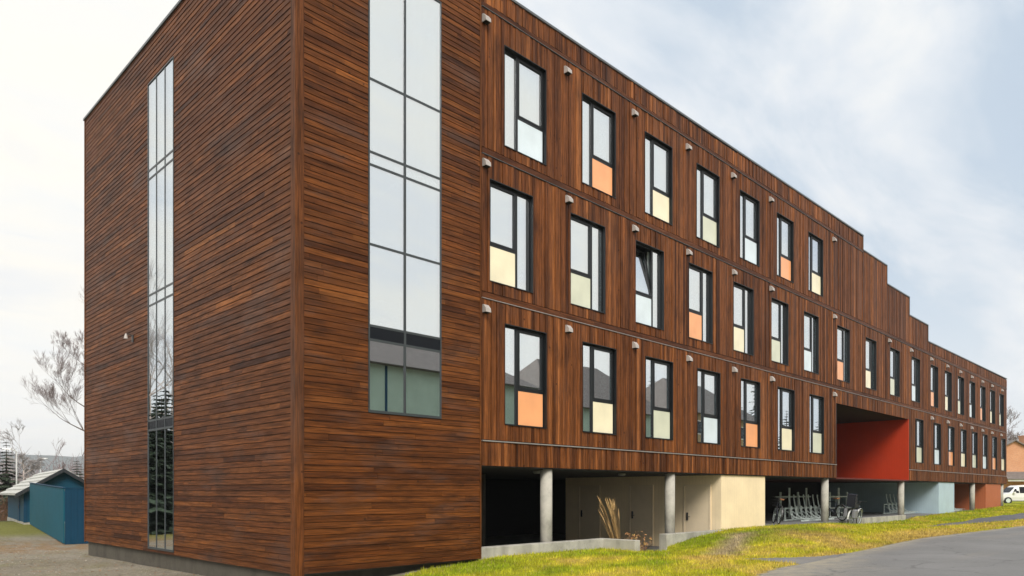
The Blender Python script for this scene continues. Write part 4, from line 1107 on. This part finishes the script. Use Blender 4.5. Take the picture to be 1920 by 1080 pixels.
# ------------------------------------------------------------------ sky, sun, camera
SUN_EL, SUN_AZ = radians(42), radians(218)      # azimuth from +Y clockwise
w = bpy.data.worlds.new('World'); sc.world = w; w.use_nodes = True
nt = w.node_tree; bg = nt.nodes['Background']
sky = N(nt, 'ShaderNodeTexSky', sky_type='NISHITA'); sky.sun_disc = False; sky.sun_elevation = SUN_EL; sky.sun_rotation = SUN_AZ; sky.air_density = 1.2; sky.dust_density = 2.0
tc = N(nt, 'ShaderNodeTexCoord'); sep = N(nt, 'ShaderNodeSeparateXYZ'); nt.links.new(tc.outputs['Generated'], sep.inputs[0])
def mth(op, a, b=None):
    n = N(nt, 'ShaderNodeMath', operation=op)
    for i, v in enumerate((a, b)):
        if v is None: continue
        if isinstance(v, (int, float)): n.inputs[i].default_value = v
        else: nt.links.new(v, n.inputs[i])
    return n.outputs[0]
zz = mth('ADD', mth('MAXIMUM', sep.outputs[2], 0.), .22)
cb = N(nt, 'ShaderNodeCombineXYZ'); nt.links.new(mth('DIVIDE', sep.outputs[0], zz), cb.inputs[0]); nt.links.new(mth('DIVIDE', sep.outputs[1], zz), cb.inputs[1])
def cloud(scale, detail, rough, off, vs=(1, 1, 1), dist=0.):
    mp = N(nt, 'ShaderNodeMapping'); mp.inputs['Location'].default_value = off; mp.inputs['Scale'].default_value = vs; mp.inputs['Rotation'].default_value = (0, 0, radians(45)); nt.links.new(cb.outputs[0], mp.inputs[0])
    t = N(nt, 'ShaderNodeTexNoise'); t.inputs['Scale'].default_value = scale; t.inputs['Detail'].default_value = detail; t.inputs['Roughness'].default_value = rough; t.inputs['Distortion'].default_value = dist
    nt.links.new(mp.outputs[0], t.inputs['Vector']); return t.outputs['Fac']
c1 = cloud(.62, 6, .55, (3.1, 1.7, 0), (1, 1.7, 1), .3); c2 = cloud(1.7, 7, .6, (1., 5., 2.), (1, 2.2, 1), .5)
cov = mth('ADD', mth('MULTIPLY', c1, .66), mth('MULTIPLY', c2, .34))
cov = mth('SUBTRACT', cov, mth('MULTIPLY', mth('MULTIPLY', mth('MAXIMUM', sep.outputs[0], 0.), sep.outputs[2]), .20))
cov = mth('ADD', mth('ADD', cov, mth('MULTIPLY', mth('MAXIMUM', sep.outputs[1], 0.), .085)), mth('ADD', mth('MULTIPLY', sep.outputs[0], -.085), mth('MULTIPLY', mth('MAXIMUM', mth('MULTIPLY', sep.outputs[1], -1.), 0.), .24)))     # thicker cloud towards one side of the sky
lit = ramp(nt, [(.0, (2.5, 2.95, 3.5)), (.36, (2.85, 3.3, 3.8)), (.43, (3.75, 4.0, 4.3)), (.50, (4.7, 4.7, 4.6)), (.57, (5.0, 4.85, 4.5)), (.65, (4.4, 4.45, 4.5)), (.74, (5.0, 4.85, 4.5)), (1, (4.7, 4.65, 4.5))], cov)
fac = maprange(nt, cov, .34, .42, .9, 1.)
horiz = maprange(nt, sep.outputs[2], .0, .26, 1., 0.)
col = mix(nt, sky.outputs[0], lit, fac)
col = mix(nt, col, (4.9, 5.0, 5.05), mth('MULTIPLY', horiz, .7))
nt.links.new(col, bg.inputs[0]); bg.inputs[1].default_value = .10

sl_ = bpy.data.lights.new('sun', 'SUN'); sl_.energy = 1.5; sl_.angle = radians(26); sl_.color = (1, .95, .88)
so = bpy.data.objects.new('sun', sl_); COL.objects.link(so)
d = Vector((sin(SUN_AZ) * cos(SUN_EL), cos(SUN_AZ) * cos(SUN_EL), sin(SUN_EL)))
so.rotation_euler = d.to_track_quat('Z', 'Y').to_euler(); so.location = d * 60

cam = bpy.data.cameras.new('camera'); co = bpy.data.objects.new('camera', cam); COL.objects.link(co); sc.camera = co
co.location = CAM; co.rotation_euler = (radians(90), 0, -radians(45.193))
cam.sensor_width = 36; cam.lens = 1361 / 1920 * 36; cam.shift_y = (922 - 540) / 1920; cam.clip_end = 8000; cam.clip_start = .1

sc.render.engine = 'CYCLES'
sc.view_settings.view_transform = 'Standard'; sc.view_settings.look = 'None'; sc.view_settings.gamma = 1; sc.view_settings.exposure = 1.1
sc.cycles.use_denoising = True
sc.cycles.max_bounces = 8; sc.cycles.transparent_max_bounces = 12
